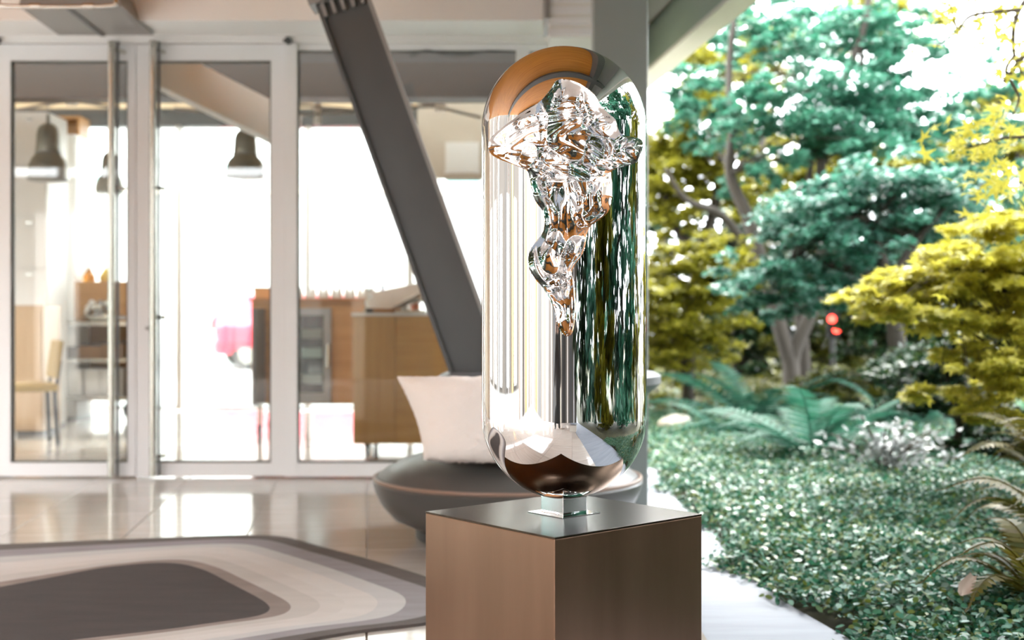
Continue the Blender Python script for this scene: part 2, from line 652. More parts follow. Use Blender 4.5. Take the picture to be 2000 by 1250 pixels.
wloc(MB().box(fx(560), fx(583), FY - .06, FY + .05, .012, fz(86)), 'mullion', M['frame'])
wloc(MB().box(fx(1008), fx(1034), FY - .05, FY + .05, .012, fz(100)), 'mullion', M['frame'])
wloc(MB().box(fx(583), fx(1008), FY - .05, FY + .05, .012, fz(903)), 'rail', M['frame'])
wloc(MB().box(fx(1034), fx(1260), FY - .05, FY + .05, .012, fz(903)), 'rail', M['frame'])
wloc(MB().box(fx(585), fx(1006), FY - .006, FY + .006, fz(903), fz(100)), 'pane', M['glass'])
wloc(MB().box(fx(1036), fx(1258), FY - .006, FY + .006, fz(903), fz(100)), 'pane', M['glass'])
gk = MB()
a0, a1, z0, z1 = fx(583), fx(1008), fz(903), fz(100)
gk.box(a0, a0 + .01, FY - .02, FY - .008, z0, z1).box(a0 + .01, a1, FY - .02, FY - .008, z0, z0 + .012).box(a0 + .01, a1, FY - .02, FY - .008, z1 - .014, z1)
wloc(gk, 'gasket', M['frame_dark'])

struct('trim_1', MB().box(fx(-420), fx(1260), FY - .06, FY + .12, fz(88) + .003, fz(70)), M['lintel'], 'pale grey head rail directly above the doors', 'lintel')
struct('trim_2', MB().box(fx(-420), fx(1260), FY - .10, FY + .12, fz(69), fz(38)), M['lintel'], 'wide pale grey lintel panel above the head rail', 'lintel')
struct('trim_3', MB().box(fx(-420), fx(1150), 7.02, 7.38, 2.715, ZC - .003), M['soffit'], 'grey beige soffit beam across the top of the shop front', 'beam')
struct('trim_4', MB().box(fx(560), fx(1260), FY - .02, FY + .02, fz(100), fz(88)), M['frame'], 'slim pale head strip on top of the fixed window', 'lintel')
struct('wall_upper', MB().box(fx(-420), fx(1260), FY + .0, FY + .12, fz(38) + .003, ZC - .003), M['soffit'], 'grey beige infill wall above the lintel', 'wall')
# small door head fittings and the drooping cable
for i, (px, lb) in enumerate(((567, 'dark round pivot fitting above the corner of the right door'), (4, 'dark round pivot fitting above the left door'))):
    mb = MB().tube([(fx(px), FY - .09, fz(85)), (fx(px), FY - .062, fz(85))], .022, 14)
    mb.tube([(fx(px) - .03, FY - .075, fz(85)), (fx(px), FY - .075, fz(85))], .01, 8)
    tag(mb.build('pivot_fitting', M['grey_paint']), lb, 'fitting')
tag(MB().tube(smooth_path([at(800, 108, 7.572), at(832, 99, 7.572), at(870, 105, 7.572), at(905, 106, 7.572), at(950, 100, 7.572), at(1000, 101, 7.572)]), .006, 6).build('cable', M['black']),
    'thin dark cable drooping along the head of the fixed window', 'cable')

# box of the overhead unit at top left
hx = thing('overhead_unit', 'flat grey overhead unit with a tubular rail hanging above the left door', 'heater', (-2.435, 7.0, 2.694))
hb = MB()
hb.add([(-.285, -.3, .02), (.285, -.3, .02), (.285, .3, 0), (-.285, .3, 0), (-.25, -.3, .13), (.25, -.3, .13), (.25, .3, .13), (-.25, .3, .13)],
       [(3, 2, 1, 0), (4, 5, 6, 7), (0, 1, 5, 4), (1, 2, 6, 5), (2, 3, 7, 6), (3, 0, 4, 7)])
hb.build('housing', M['mid_grey'], hx)
MB().bar((-.02, -.3, .017), (-.02, .3, -.003), .03, .008).build('seam', M['grey_paint'], hx)
MB().box(-.2, .2, -.05, .3, .13, .42).build('hanger', M['mid_grey'], hx)
rl = MB().tube(smooth_path([(-.36, -.36, .10), (-.36, -.38, .03), (-.30, -.38, .0), (.22, -.38, .0), (.28, -.38, .03), (.285, -.34, .09)]), .011, 10).build('rail', M['steel'], hx)
for x in (-.16, .13):
    MB().tube([(x - .03, -.38, 0), (x + .03, -.38, 0)], .016, 12).build('sleeve', M['steel'], rl)

# ------------------------------------------------------------------ column and slanted strut
cl = thing('column', 'upright square grey green steel column behind the sculpture', 'column', (at(1213, 620, 6.2).x, 6.3, 0), kind='structure')
MB().rbox(.138, .10, (ZC - .004) / 2, .006).build('shaft', M['col_paint'], cl).location = (0, 0, ZC / 2)
MB().box(-.19, .19, -.15, .15, .002, .018).build('base_plate', M['mid_grey'], cl)
MB().box(-.2, .2, -.16, .16, ZC - .03, ZC - .01).build('cap_plate', M['mid_grey'], cl)

st = thing('strut', 'slanted dark grey steel beam rising out of the round seat', 'beam', (.115, 5.62, 0), kind='structure')
SD = Vector((at(670, 0, 5.62).x - .115, 0, at(670, 0, 5.62).z)).normalized()
SN = Vector((SD.z, 0, -SD.x))       # across the web, to the right
LEN = 2.98
WEB = .245


def sbar(off, y0, y1, w, a, b):
    mb = MB()
    v = []
    for t in (a, b):
        for sx, yy in ((-w / 2, y0), (w / 2, y0), (w / 2, y1), (-w / 2, y1)):
            p = SD * t + SN * (off + sx)
            v.append((p.x, yy, p.z))
    mb.add(v, [(3, 2, 1, 0), (4, 5, 6, 7), (0, 1, 5, 4), (1, 2, 6, 5), (2, 3, 7, 6), (3, 0, 4, 7)])
    return mb


sbar(0, -.03, .03, WEB - .036, .02, LEN).build('web', M['grey_paint'], st)
sbar(-WEB / 2 + .008, -.055, .055, .018, .02, LEN).build('flange', M['grey_paint'], st)
sbar(WEB / 2 - .008, -.055, .055, .018, .02, LEN).build('flange', M['mid_grey'], st)
# bracket and bolts at the top end
tp = SD * 2.42
sbar(0, -.09, .09, .30, 2.63, 2.78).build('bracket', M['mid_grey'], st)
for k in range(5):
    sbar(-.095 + k * .045, -.062, -.028, .017, 2.565, 2.63).build('bolt', M['mid_grey'], st)

# white ribbed box at the top beside the column
wb = thing('ribbed_duct', 'white ribbed box under the roof left of the upright column', 'duct', (at(1115, 30, 6.9).x, 6.7, 2.50))
MB().box(-.13, .13, -.1, .3, .02, .58).build('casing', M['white'], wb)
for k in range(5):
    MB().box(-.137, .137, -.112, -.1, .03 + k * .06, .065 + k * .06).build('rib', M['frame'], wb)
MB().box(-.155, -.13, -.12, .3, .12, .58).build('bracket', M['mid_grey'], wb)

# ------------------------------------------------------------------ plinth and sculpture
PC = Vector((.1300, 3.112, 0))
PF, PL, PR = Vector((.097, 2.762)), Vector((-.223, 3.133)), Vector((.483, 3.095))
PANG = math.atan2((PR - PF).y, (PR - PF).x)
PH = .5
pl = thing('plinth', 'large brown bronze cube plinth under the mirror sculpture', 'plinth', (PC.x, PC.y, 0), PANG)
E1, E2 = (PR - PF).length, (PL - PF).length
MB().rbox(E1 / 2, E2 / 2, (PH - .004) / 2, .0025).build('body', M['bronze'], pl).location = (0, 0, (PH - .004) / 2)
MB().rbox(E1 / 2, E2 / 2, .0025, .001).build('top_panel', M['bronze_top'], pl).location = (0, 0, PH - .0022)

CX, CY, CR = .1328, 3.112, .2105
ZB, ZT = .748, 1.4796
sc = thing('sculpture', 'tall polished steel capsule sculpture with a crumpled cavity on the bronze plinth', 'sculpture', (CX, CY, PH))
nk = MB().rbox(.0415, .0415, .024, .0012).build('neck_block', M['chrome'], sc)
nk.location = (0, 0, .0265)
nk.rotation_euler = (0, 0, PANG)
bp = MB().rbox(.066, .066, .0010, .0005).build('base_plate', M['chrome'], sc)
bp.location = (0, 0, .0016)
bp.rotation_euler = (0, 0, PANG)

OUT1 = [(740, 318), (800, 325), (850, 340), (900, 365), (985, 430), (1040, 520), (1100, 580), (1145, 620), (1165, 690), (1200, 732), (1270, 748), (1325, 760), (1348, 790), (1345, 835), (1325, 885), (1298, 935), (1220, 965), (1135, 988), (1112, 1015), (1120, 1100), (1118, 1200)]
OUT2 = [(1115, 20), (1105, 90), (1080, 140), (1020, 190), (965, 230), (940, 270), (920, 380), (890, 460), (850, 510), (820, 580), (838, 640), (848, 760), (850, 850), (840, 950), (825, 1020), (800, 1045), (770, 1045), (740, 1010), (710, 950), (690, 850), (650, 760), (600, 680), (540, 610), (505, 540), (497, 480), (510, 420), (545, 360), (590, 310), (615, 250), (620, 190), (605, 120), (560, 60), (530, 0)]
OUT3 = [(535, 1160), (520, 1110), (510, 1050), (492, 1000), (470, 985), (370, 945), (280, 910), (225, 875), (205, 830), (210, 780), (235, 740), (290, 690), (370, 630), (450, 570), (520, 530), (580, 490), (620, 450), (660, 400), (690, 350), (710, 330)]
out_px = [(900 + x / 3.7875, 70 + y / 3.7875) for x, y in OUT1] + [(900 + x / 3.7875, 380 + y / 3.7875) for x, y in OUT2] + [(900 + x / 3.7875, 70 + y / 3.7875) for x, y in OUT3]


def hit_capsule(px, py):
    """where the sight line through a photograph pixel meets the capsule (first hit, by marching a distance field)"""
    o = np.array([0, 0, 1.0])
    d = np.array([(px - 1000) / F, 1.0, -(py - HOR) / F])
    d /= np.linalg.norm(d)
    t = 2.6
    best = (9, None)
    for _ in range(400):
        p = o + d * t
        zc = min(max(p[2], ZB), ZT)
        q = math.sqrt((p[0] - CX) ** 2 + (p[1] - CY) ** 2 + (p[2] - zc) ** 2) - CR
        if q < best[0]:
            best = (q, p.copy())
        if q < 1e-5 or t > 3.6:
            break
        t += max(q, 2e-4) * .9
    return best[1]


# unrolled coordinates of the surface: a = angle * radius from the camera side, s = height along the meridian
def to_as(p):
    ang = math.atan2(p[0] - CX, -(p[1] - CY))
    z = p[2]
    if z > ZT:
        el = math.asin(min(1, (z - ZT) / CR))
        s = ZT + el * CR
    elif z < ZB:
        el = math.asin(max(-1, (z - ZB) / CR))
        s = ZB + el * CR
    else:
        s = z
    return ang, s


poly = np.array([to_as(hit_capsule(*p)) for p in [tuple(q) for q in out_px]])
poly = np.array([tuple(v)[:2] for v in smooth_path([(a, s, 0) for a, s in poly] + [(poly[0][0], poly[0][1], 0)], 4)])[:-1]
poly[:, 0] *= CR                                      # metres round the girth
# grid: fine on the camera side
ang = np.concatenate([np.linspace(-math.pi, -1.36, 60, endpoint=False), np.linspace(-1.36, 1.42, 400, endpoint=False), np.linspace(1.42, math.pi, 60, endpoint=False)])
sfull = np.concatenate([np.linspace(ZB - CR * math.pi / 2 * .995, ZB, 60, endpoint=False), np.linspace(ZB, .93, 40, endpoint=False),
                        np.linspace(.93, ZT + .12, 460, endpoint=False), np.linspace(ZT + .12, ZT + CR * math.pi / 2 * .995, 60)])
A, Sg = np.meshgrid(ang, sfull, indexing='ij')
na, ns = A.shape
Pa, Ps = (A * CR).ravel(), Sg.ravel()
# signed distance to outline
x0, y0 = poly[:, 0], poly[:, 1]
x1, y1 = np.roll(x0, -1), np.roll(y0, -1)
near = (np.abs(A.ravel()) < 1.6) & (Ps > .92) & (Ps < 1.69)
idx = np.where(near)[0]
dist = np.full(len(Pa), 1.0)
ins = np.zeros(len(Pa), bool)
nx_, ny_ = Pa.copy(), Ps.copy()
for ck in np.array_split(idx, 60):
    px_, py_ = Pa[ck][:, None], Ps[ck][:, None]
    ex, ey = x1 - x0, y1 - y0
    t = np.clip(((px_ - x0) * ex + (py_ - y0) * ey) / (ex * ex + ey * ey + 1e-12), 0, 1)
    qx, qy = x0 + t * ex, y0 + t * ey
    dd = (px_ - qx) ** 2 + (py_ - qy) ** 2
    j = dd.argmin(1)
    ar = np.arange(len(ck))
    dist[ck] = np.sqrt(dd[ar, j])
    nx_[ck], ny_[ck] = qx[ar, j], qy[ar, j]
    cr = ((y0 > py_) != (y1 > py_)) & (px_ < ex * (py_ - y0) / (y1 - y0 + 1e-12) + x0)
    ins[ck] = cr.sum(1) % 2 == 1
cell = .00085
snap = dist < cell
Pa = np.where(snap, nx_, Pa)
Ps = np.where(snap, ny_, Ps)
inner = ins & ~snap
# relief of the crumpled hollow
dep = np.zeros(len(Pa))
ii = np.where(inner)[0]


def ridge(v):
    return 1 - abs(v)


for i in ii:
    a, s, d = Pa[i], Ps[i], dist[i]
    e = min(1, d / .030)
    e = e * e * (3 - 2 * e)
    rim = min(1, d / .006)
    # wing folds sweep down and outwards above, flutes run along the tail below
    if s > 1.33:
        u = (s + .34 * math.sqrt((a - .01) ** 2 + .0006) - 1.4)
        v = Vector((a * 12 + 2 * math.sin(s * 23), u * 30 + 3 * a, .3))
    else:
        v = Vector((a * 24 + s * 5, s * 10, 5.3))
    big = noise.noise(Vector((a * 11, s * 8, 1.7)))
    w = Vector((noise.noise(v * .6 + Vector((9, 0, 0))), noise.noise(v * .6 + Vector((0, 7, 0))), 0)) * .9
    r1 = ridge(noise.noise(v * .55 + w) * 2.0)
    r2 = ridge(noise.noise(v * 1.25 + w * 1.4 + Vector((3, 1, 0))) * 1.8)
    r3 = noise.noise(v * 2.6 + w * 2)
    ph = s * 8.5 + big * 1.8 + a * 5
    ph -= math.floor(ph)
    saw = ph if ph < .85 else (1 - ph) / .15 * .85
    up = 1. if s > 1.36 else max(0., (s - 1.30) / .06)
    x = .034 + .034 * (saw - .42) - .014 * big - .0125 * (r1 - .5) - (.0045 + .003 * up) * (r2 - .5) - (.0013 + .0012 * up) * r3
    # a smooth swelling in the middle of the figure
    g = math.exp(-((a - .005) / .026) ** 2 - ((s - 1.385) / .045) ** 2)
    x = x * (1 - .75 * g) + .010 * g
    limb = max(0., min(1., (.280 - a) / .06))
    dep[i] = (.005 * rim + e * max(.003, x)) * (.25 + .75 * limb)
th = Pa / CR
el_t = np.clip((Ps - ZT) / CR, 0, math.pi / 2)
el_b = np.clip((ZB - Ps) / CR, 0, math.pi / 2)
el = el_t + el_b
# on the caps the girth shrinks with the cosine of the elevation; angles are kept
rad = (CR - dep)
hz = rad * np.cos(el)
X = hz * np.sin(th)
Yv = -hz * np.cos(th)
Z = np.clip(Ps, ZB, ZT) + rad * np.sin(el_t) - rad * np.sin(el_b)
V = np.stack([X, Yv, Z - PH], 1)
gi = np.arange(na * ns).reshape(na, ns)
q = np.stack([gi, np.roll(gi, -1, 0)], -1)
f00 = gi[:, :-1].ravel()
f10 = np.roll(gi, -1, 0)[:, :-1].ravel()
f11 = np.roll(gi, -1, 0)[:, 1:].ravel()
f01 = gi[:, 1:].ravel()
quads = np.stack([f00, f10, f11, f01], 1)
cav = inner[quads].any(1)


def sub(name, qs, extra=None):
    u, inv = np.unique(qs, return_inverse=True)
    inv = inv.reshape(qs.shape)
    vv = V[u]
    loops = inv.ravel().tolist()
    totals = [4] * len(qs)
    if extra:
        rmap = {g: i for i, g in enumerate(u.tolist())}
        for ring in extra:
            r = [rmap[g] for g in ring]
            loops += r
            totals.append(len(r))
    starts = np.concatenate([[0], np.cumsum(totals)[:-1]])
    return fast_mesh(name, vv, loops, starts, totals, M['chrome'], sc, smooth=True)


sub('shell', quads[~cav], [list(reversed(gi[:, 0].tolist())), gi[:, -1].tolist()])
tag(sub('cavity', quads[cav]), 'crumpled mirror hollow sunk into the capsule front')

# ------------------------------------------------------------------ rug
rug_o = [(-560, 1085), (-300, 1079), (0, 1068), (240, 1058), (420, 1051), (500, 1050), (560, 1054), (640, 1076), (740, 1103), (830, 1131), (905, 1156), (925, 1180), (900, 1206), (832, 1222), (700, 1238), (560, 1262), (300, 1310), (0, 1350), (-300, 1345), (-620, 1280), (-760, 1190), (-700, 1110)]
rug_i = [(-380, 1200), (-180, 1185), (0, 1153), (120, 1130), (200, 1115), (290, 1106), (350, 1107), (400, 1120), (445, 1143), (500, 1172), (522, 1187), (526, 1198), (510, 1208), (470, 1216), (400, 1226), (330, 1236), (190, 1252), (20, 1270), (-200, 1270), (-400, 1250), (-460, 1228), (-440, 1212)]
RO = smooth_path([gnd(*p) for p in rug_o] + [gnd(*rug_o[0])], 8)[:-1]
RI = smooth_path([gnd(*p) for p in rug_i] + [gnd(*rug_i[0])], 8)[:-1]
rug = thing('rug', 'grey and taupe organic rug with concentric bands on the tile floor', 'rug', (-1.6, 4.4, 0))


def rugmat(n, c, c2):
    return pbr('rug ' + n, c, .95, c2=c2, scale=5, stretch=(.7, 3, 1), bump=.35, bscale=160)


bands = [(0, .10, (.24, .195, .17), (.19, .15, .13), 0, 'brown'),
         (.10, .24, (.40, .365, .335), (.44, .40, .365), 0, 'grey'), (.24, .36, (.46, .42, .39), (.50, .46, .425), 0, 'cream'),
         (.36, .52, (.52, .48, .45), (.48, .445, .415), 0, 'pale cream'), (.52, .66, (.45, .43, .42), (.41, .395, .385), 0, 'pale grey'),
         (.66, .84, (.22, .20, .205), (.26, .24, .25), 0, 'lavender grey'), (.84, 1.0, (.085, .070, .063), (.11, .092, .083), 0, 'taupe')]
RC = sum(RI, Vector()) / len(RI)
n_ = len(RO)
mb = MB()
o_ = Vector((-1.6, 4.4, 0))
mb.prism([(p.x - o_.x, p.y - o_.y) for p in reversed(RI)], .001, .0125)
tag(mb.build('center_field', rugmat('centre', (.036, .028, .026), (.048, .036, .032)), rug), 'dark brown middle of the rug')
for (t0, t1, c, c2, _, nm) in bands:
    mb = MB()
    v = []
    for t in (t0, t1):
        for zz in (.001, .0125 if t1 < 1 else .0115):
            for a, b in zip(RI, RO):
                p = a.lerp(b, t) - o_
                v.append((p.x, p.y, zz))
    fc = []
    for i in range(n_):
        j = (i + 1) % n_
        fc.append((n_ + i, n_ + j, 3 * n_ + j, 3 * n_ + i))
        fc.append((2 * n_ + i, 2 * n_ + j, j, i))
        fc.append((3 * n_ + i, 3 * n_ + j, 2 * n_ + j, 2 * n_ + i))
    mb.add(v, fc)
    mb.build('band', rugmat(nm, c, c2), rug)

# ------------------------------------------------------------------ round seat and its cushion
ot = thing('round_seat', 'dark leather round seat with a flared backrest around the slanted strut', 'ottoman', (-.02, 5.55, 0))
MB().lathe([(.40, .0), (.42, .01), (.42, .05), (.40, .07)], n=56).build('base', M['black'], ot)
MB().lathe([(.38, .06), (.45, .068), (.52, .10), (.575, .16), (.605, .225), (.614, .262), (.608, .272), (.598, .276)], n=72).build('bowl', M['leather'], ot)
MB().tube([(.604 * math.cos(2 * math.pi * k / 72), .604 * math.sin(2 * math.pi * k / 72), .277) for k in range(73)], .009, 8).build('piping', pbr('piping leather', (.26, .17, .13), .35), ot)
MB().lathe([(.595, .255), (.592, .285), (.55, .318), (.48, .352), (.42, .372), (.36, .385), (.10, .39)], n=72).build('seat_cushion', M['leather'], ot)
br = MB()
v, f = [], []
NN = 64
prof = [(.33, .385, .05), (.37, .45, .07), (.42, .55, .10), (.49, .66, .17), (.515, .70, .19), (.51, .735, .195), (.48, .75, .195), (.10, .752, .195)]
for r, z, ox in prof:
    for k in range(NN):
        a = 2 * math.pi * k / NN
        v.append((ox + r * math.cos(a), .06 + r * .9 * math.sin(a), z))
for i in range(len(prof) - 1):
    for k in range(NN):
        f.append((i * NN + k, i * NN + (k + 1) % NN, (i + 1) * NN + (k + 1) % NN, (i + 1) * NN + k))
f.append(tuple(range((len(prof) - 1) * NN, len(prof) * NN)))
br.add(v, f, True)
br.build('backrest', pbr('slate leather', (.13, .135, .145), .4), ot)

# fluffy cushion leaning on the backrest, wider at its upper edge
cu = MB()
NU, NV = 40, 30
v, f = [], []
for side in (1, -1):
    for j in range(NV + 1):
        for i in range(NU + 1):
            a, b = i / NU * 2 - 1, j / NV
            half = .255 + (.145 * b ** 1.3)
            half -= .018 * math.sin(b * math.pi)
            thick = .085 * ((1 - abs(a) ** 3.2) ** .6) * (max(0, 1 - abs(2 * b - 1) ** 5) ** .6) + .006
            x = a * half
            z = .01 + b * (.345 + .012 * (1 - a * a)) + rng.normal(0, .0022)
            bend = .22 * x * x / .16 * 1.0
            y = -side * thick + bend + .02 * b + rng.normal(0, .0022)
            v.append((x, y, z))
W1 = (NU + 1) * (NV + 1)
for s in range(2):
    for j in range(NV):
        for i in range(NU):
            q4 = [s * W1 + j * (NU + 1) + i, s * W1 + j * (NU + 1) + i + 1, s * W1 + (j + 1) * (NU + 1) + i + 1, s * W1 + (j + 1) * (NU + 1) + i]
            f.append(tuple(q4 if s == 0 else reversed(q4)))
rimi = [j * (NU + 1) for j in range(NV + 1)] + [NV * (NU + 1) + i for i in range(NU + 1)] + [j * (NU + 1) + NU for j in range(NV, -1, -1)] + [i for i in range(NU, -1, -1)]
for a, b in zip(rimi, rimi[1:]):
    if a != b:
        f.append((a, b, W1 + b, W1 + a))
cu.add(v, f, True)
cush = cu.build('cushion', M['fluff'])
cush.location = (at(1000 - 62, 620, 5.06).x, 5.06, .385)
cush.rotation_euler = (0, 0, R(-6))
tag(cush, 'white fluffy cushion leaning against the backrest of the round seat', 'cushion')

# ------------------------------------------------------------------ shop interior
ic = MB()
ic.box(-8, .86, 7.73, 12.2, 3.72, 3.9).box(-8, .86, 13.0, 13.3, 3.72, 3.9)
shopc = struct('ceiling_shop', ic, M['cream'], 'pale ceiling inside the shop', 'ceiling')
for y0, y1 in ((12.2, 13.0),):
    MB().box(-8, .86, y0 + .002, y1 - .002, 3.80, 3.815).build('added_roof_light', M['glass'], shopc)  # glazed strip added to bring more daylight into the shop
MB().box(-6.5, .80, 9.0, 9.25, at(0, 190, 9).z, at(0, 101, 9).z + .25).build('beam', M['brown_beam'], shopc)
MB().box(-6.5, .80, 11.2, 11.4, 3.30, 3.5).build('beam', M['oak'], shopc)
struct('wall_right', MB().box(.80, .86, 7.72, 13.3, -.005, 3.72), M['cream'], 'right side wall of the shop', 'wall')
struct('wall_shop_blocker', MB().box(-6.62, -6.5, 7.73, 13.0, -.005, 3.715), M['cream'], 'unseen cream wall added at the left of the shop to cut daylight', 'wall')  # unseen wall added to cut the daylight reaching the cabinets
BY = 13.0
w2 = thing('wall_back', 'rear shop wall with wide street windows under a brown lintel', 'wall', (0, BY, 0), kind='structure')
MB().box(-8, .80, 0, .2, at(0, 245, BY).z, at(0, 212, BY).z).build('lintel', M['brown_beam'], w2)
MB().box(-8, .80, .02, .18, at(0, 212, BY).z, 3.715).build('upper_panel', pbr('warm plaster', (.74, .56, .36), .8), w2)
for px in (-120, 158, 348, 600, 800):
    x = at(px, 620, BY).x
    MB().box(x - .03, x + .03, .02, .12, .02, at(0, 245, BY).z).build('mullion', M['white'], w2)
xs = [-7.9] + [at(px, 620, BY).x for px in (-120, 158, 348, 600, 800)] + [.78]
for a, b in zip(xs, xs[1:]):
    MB().box(a + .035, b - .035, .06, .07, .03, at(0, 246, BY).z).build('pane', M['glass'], w2)
# beige bulkhead and the white board on it
struct('wall_bulkhead', MB().box(at(815, 0, 12.6).x, .79, 12.6, 12.8, at(0, 346, 12.6).z, 3.7), M['beige'], 'beige bulkhead hanging behind the strut', 'wall')
wbd = thing('board', 'white board fixed on the beige bulkhead', 'board', at(903, 306, 12.56))
MB().box(-.175, .175, 0, .03, -.15, .15).build('panel', M['white'], wbd)
MB().box(-.185, .185, .005, .035, -.17, -.15).build('frame', M['frame'], wbd)

# white boxed duct running back under the ceiling
dk = thing('ceiling_duct', 'white boxed duct slanting away under the shop ceiling', 'duct', (0, 0, 0))
dd = MB()
p0, p1 = at(300, 125, 8.0), at(575, 262, 8.85)
dd.bar(p0, p1, .10, .27)
dd.build('casing', M['white'], dk)
MB().bar(p0 + Vector((.0, -.06, -.02)), p1 + Vector((0, -.06, -.02)), .012, .014).build('seam', M['mid_grey'], dk)
# truss rods
tr = thing('ceiling_truss', 'thin white tie rods crossing under the shop ceiling', 'truss', (0, 0, 0))
for a, b in (((30, 175), (230, 212)), ((30, 215), (230, 180)), ((340, 212), (530, 225)), ((585, 225), (850, 207)), ((585, 205), (760, 222)), ((800, 195), (940, 230)), ((840, 205), (945, 180))):
    MB().tube([at(a[0], a[1], 10.4), at(b[0], b[1], 10.4)], .013, 8).build('rod', M['mid_grey'], tr)
for px, py in ((140, 195), (860, 208)):
    c = at(px, py, 10.38)
    MB().cbox(c, (.09, .06, .09)).build('node', M['white'], tr)
for px, y0_, y1_ in ((133, 100, 200), (620, 100, 242), (800, 100, 232)):
    MB().tube([at(px, y0_, 10.5), at(px, y1_, 10.5)], .03, 10).build('hanger', M['white'], tr)


def pendant(px, ytop, ybot, halfpx, Y, label):
    c = at(px, ybot, Y)
    h = (ybot - ytop) * Y / F
    r = halfpx * Y / F
    t = thing('pendant_lamp', label, 'lamp', c, group='pendant lamps in the shop')
    pf = [(r, 0), (r * .98, h * .10), (r * .93, h * .25), (r * .80, h * .36), (r * .60, h * .44), (r * .57, h * .47), (r * .60, h * .49), (r * .585, h * .60),
          (r * .54, h * .80), (r * .46, h * .90), (r * .25, h * .96), (r * .10, h * .98), (r * .08, h * 1.12)]
    MB().lathe(pf, n=36).build('shade', M['lamp_metal'], t)
    MB().lathe([(r * .93, -.004), (r * .9, h * .004)], n=36).build('diffuser', M['lamp_in'], t)
    MB().lathe([(r * .62, h * .455), (r * .64, h * .47), (r * .62, h * .485)], n=36).build('collar', M['mid_grey'], t)
    ld = bpy.data.lights.new('pendant_bulb', 'AREA')
    ld.shape = 'DISK'
    ld.size = r * 1.5
    ld.energy = 1.0
    ld.color = (1, .93, .82)
    lo = bpy.data.objects.new('pendant_bulb', ld)
    COL.objects.link(lo)
    lo.parent = t
    lo.location = (0, 0, -.012)
    zc = 3.72 - c.z
    MB().tube([(0, 0, h * 1.1), (0, 0, zc)], .006, 6).build('cord', M['mid_grey'], t)
    return t


pendant(479, 250, 347, 39, 9.9, 'grey metal pendant lamp hanging behind the right door leaf')
pendant(214, 295, 376, 28, 11.4, 'grey metal pendant lamp half hidden by the left door handle')
pendant(94, 238, 352, 39, 9.9, 'grey metal pendant lamp hanging in front of the white cabinets')


def cabinet(px0, px1, ytop, Y, depth, rows, cols, label):
    x0, x1 = at(px0, 0, Y).x, at(px1, 0, Y).x
    zt = at(0, ytop, Y).z
    t = thing('storage_cabinet', label, 'cabinet', ((x0 + x1) / 2, Y, 0))
    w = (x1 - x0) / 2
    MB().box(-w, w, .02, depth, .03, zt).build('body', M['white'], t)
    MB().box(-w, w, .05, depth - .02, .0, .03).build('base', M['mid_grey'], t)
    for r in range(rows):
        for c in range(cols):
            a0 = -w + 2 * w * c / cols + .006
            a1 = -w + 2 * w * (c + 1) / cols - .006
            b0 = .05 + (zt - .06) * r / rows + .006
            b1 = .05 + (zt - .06) * (r + 1) / rows - .006
            d = MB().box(a0, a1, -.002, .02, b0, b1).build('door', M['white'], t)
            MB().box((a0 + a1) / 2 - .03, (a0 + a1) / 2 + .03, -.014, -.002, b1 - .06, b1 - .045).build('handle', M['steel'], d)
    return t


cabinet(-40, 91, 218, 10.9, .5, 6, 2, 'tall white cabinet at the left edge of the shop')
cabinet(93, 146, 262, 11.8, .5, 6, 1, 'narrower white cabinet behind the tall one')
# shelf unit with books above
bs = thing('bookcase', 'open oak shelf unit standing behind the white cabinets', 'bookcase', (at(124, 620, 12.5).x, 12.45, 0))
bw, bz = .17, at(0, 228, 12.5).z
for x in (-bw, bw):
    MB().box(x - .012, x + .012, 0, .3, 0, bz).build('side', M['oak'], bs)
for z in (.1, .6, 1.1, 1.6, 2.1, 2.55, bz - .012):
    MB().box(-bw + .012, bw - .012, 0, .3, z - .012, z + .012).build('shelf', M['oak'], bs)
MB().box(-bw + .012, bw - .012, .28, .3, .0, bz).build('back', M['oak'], bs)
bx = -bw + .03
for k in range(9):
    w = random.uniform(.02, .032)
    if bx + w > bw - .02:
        break
    h = random.uniform(.2, .3)
    c = random.choice([(.7, .68, .62), (.35, .33, .30), (.55, .3, .12), (.75, .72, .66)])
    b = MB().box(0, w, 0, .2, 0, h).build('book', pbr('book cover %d' % k, c, .6))
    b.location = (bs.location.x + bx, 12.47, 2.563)
    tag(b, ['pale', 'dark', 'tan', 'cream'][k % 4] + ' book number %d on the top bookcase shelf' % (k + 1), 'book', 'books on the top bookcase shelf')
    b['label'] = 'thin book, %s from the left on the top shelf of the oak bookcase' % ['first', 'second', 'third', 'fourth', 'fifth', 'sixth', 'seventh', 'eighth', 'ninth'][k]
    bx += w + .002

# trolley with shelves, its load
TY = 11.7
tx0, tx1 = at(84, 0, TY).x, at(270, 0, TY).x
tro = thing('trolley', 'grey metal shelf trolley on large wheels behind the left door', 'trolley', ((tx0 + tx1) / 2, TY, 0))
hw = (tx1 - tx0) / 2
for z in (at(0, 632, TY).z, at(0, 704, TY).z, at(0, 778, TY).z):
    MB().box(-hw, hw, 0, .5, z - .016, z + .016).build('shelf', M['steel'], tro)
for x in (-hw + .02, hw - .02):
    for y in (.02, .48):
        MB().box(x - .016, x + .016, y - .016, y + .016, .18, at(0, 622, TY).z).build('upright', M['mid_grey'], tro)
for x in (-hw + .06, hw - .06):
    for y in (.06, .44):
        w = MB().tube([(x, y - .02, .105), (x, y + .02, .105)], .10, 20).build('wheel', M['black'], tro)
        MB().tube([(x, y - .024, .105), (x, y - .018, .105)], .045, 14).build('hub', M['steel'], w)
MB().box(-hw + .03, hw - .03, .51, .525, at(0, 790, TY).z, at(0, 636, TY).z).build('back_panel', M['oak'], tro)
MB().tube([(-hw - .0, .1, .93), (-hw - .08, .1, .96), (-hw - .08, .4, .96), (-hw, .4, .93)], .013, 8).build('handle', M['steel'], tro)
zt = at(0, 632, TY).z + .017
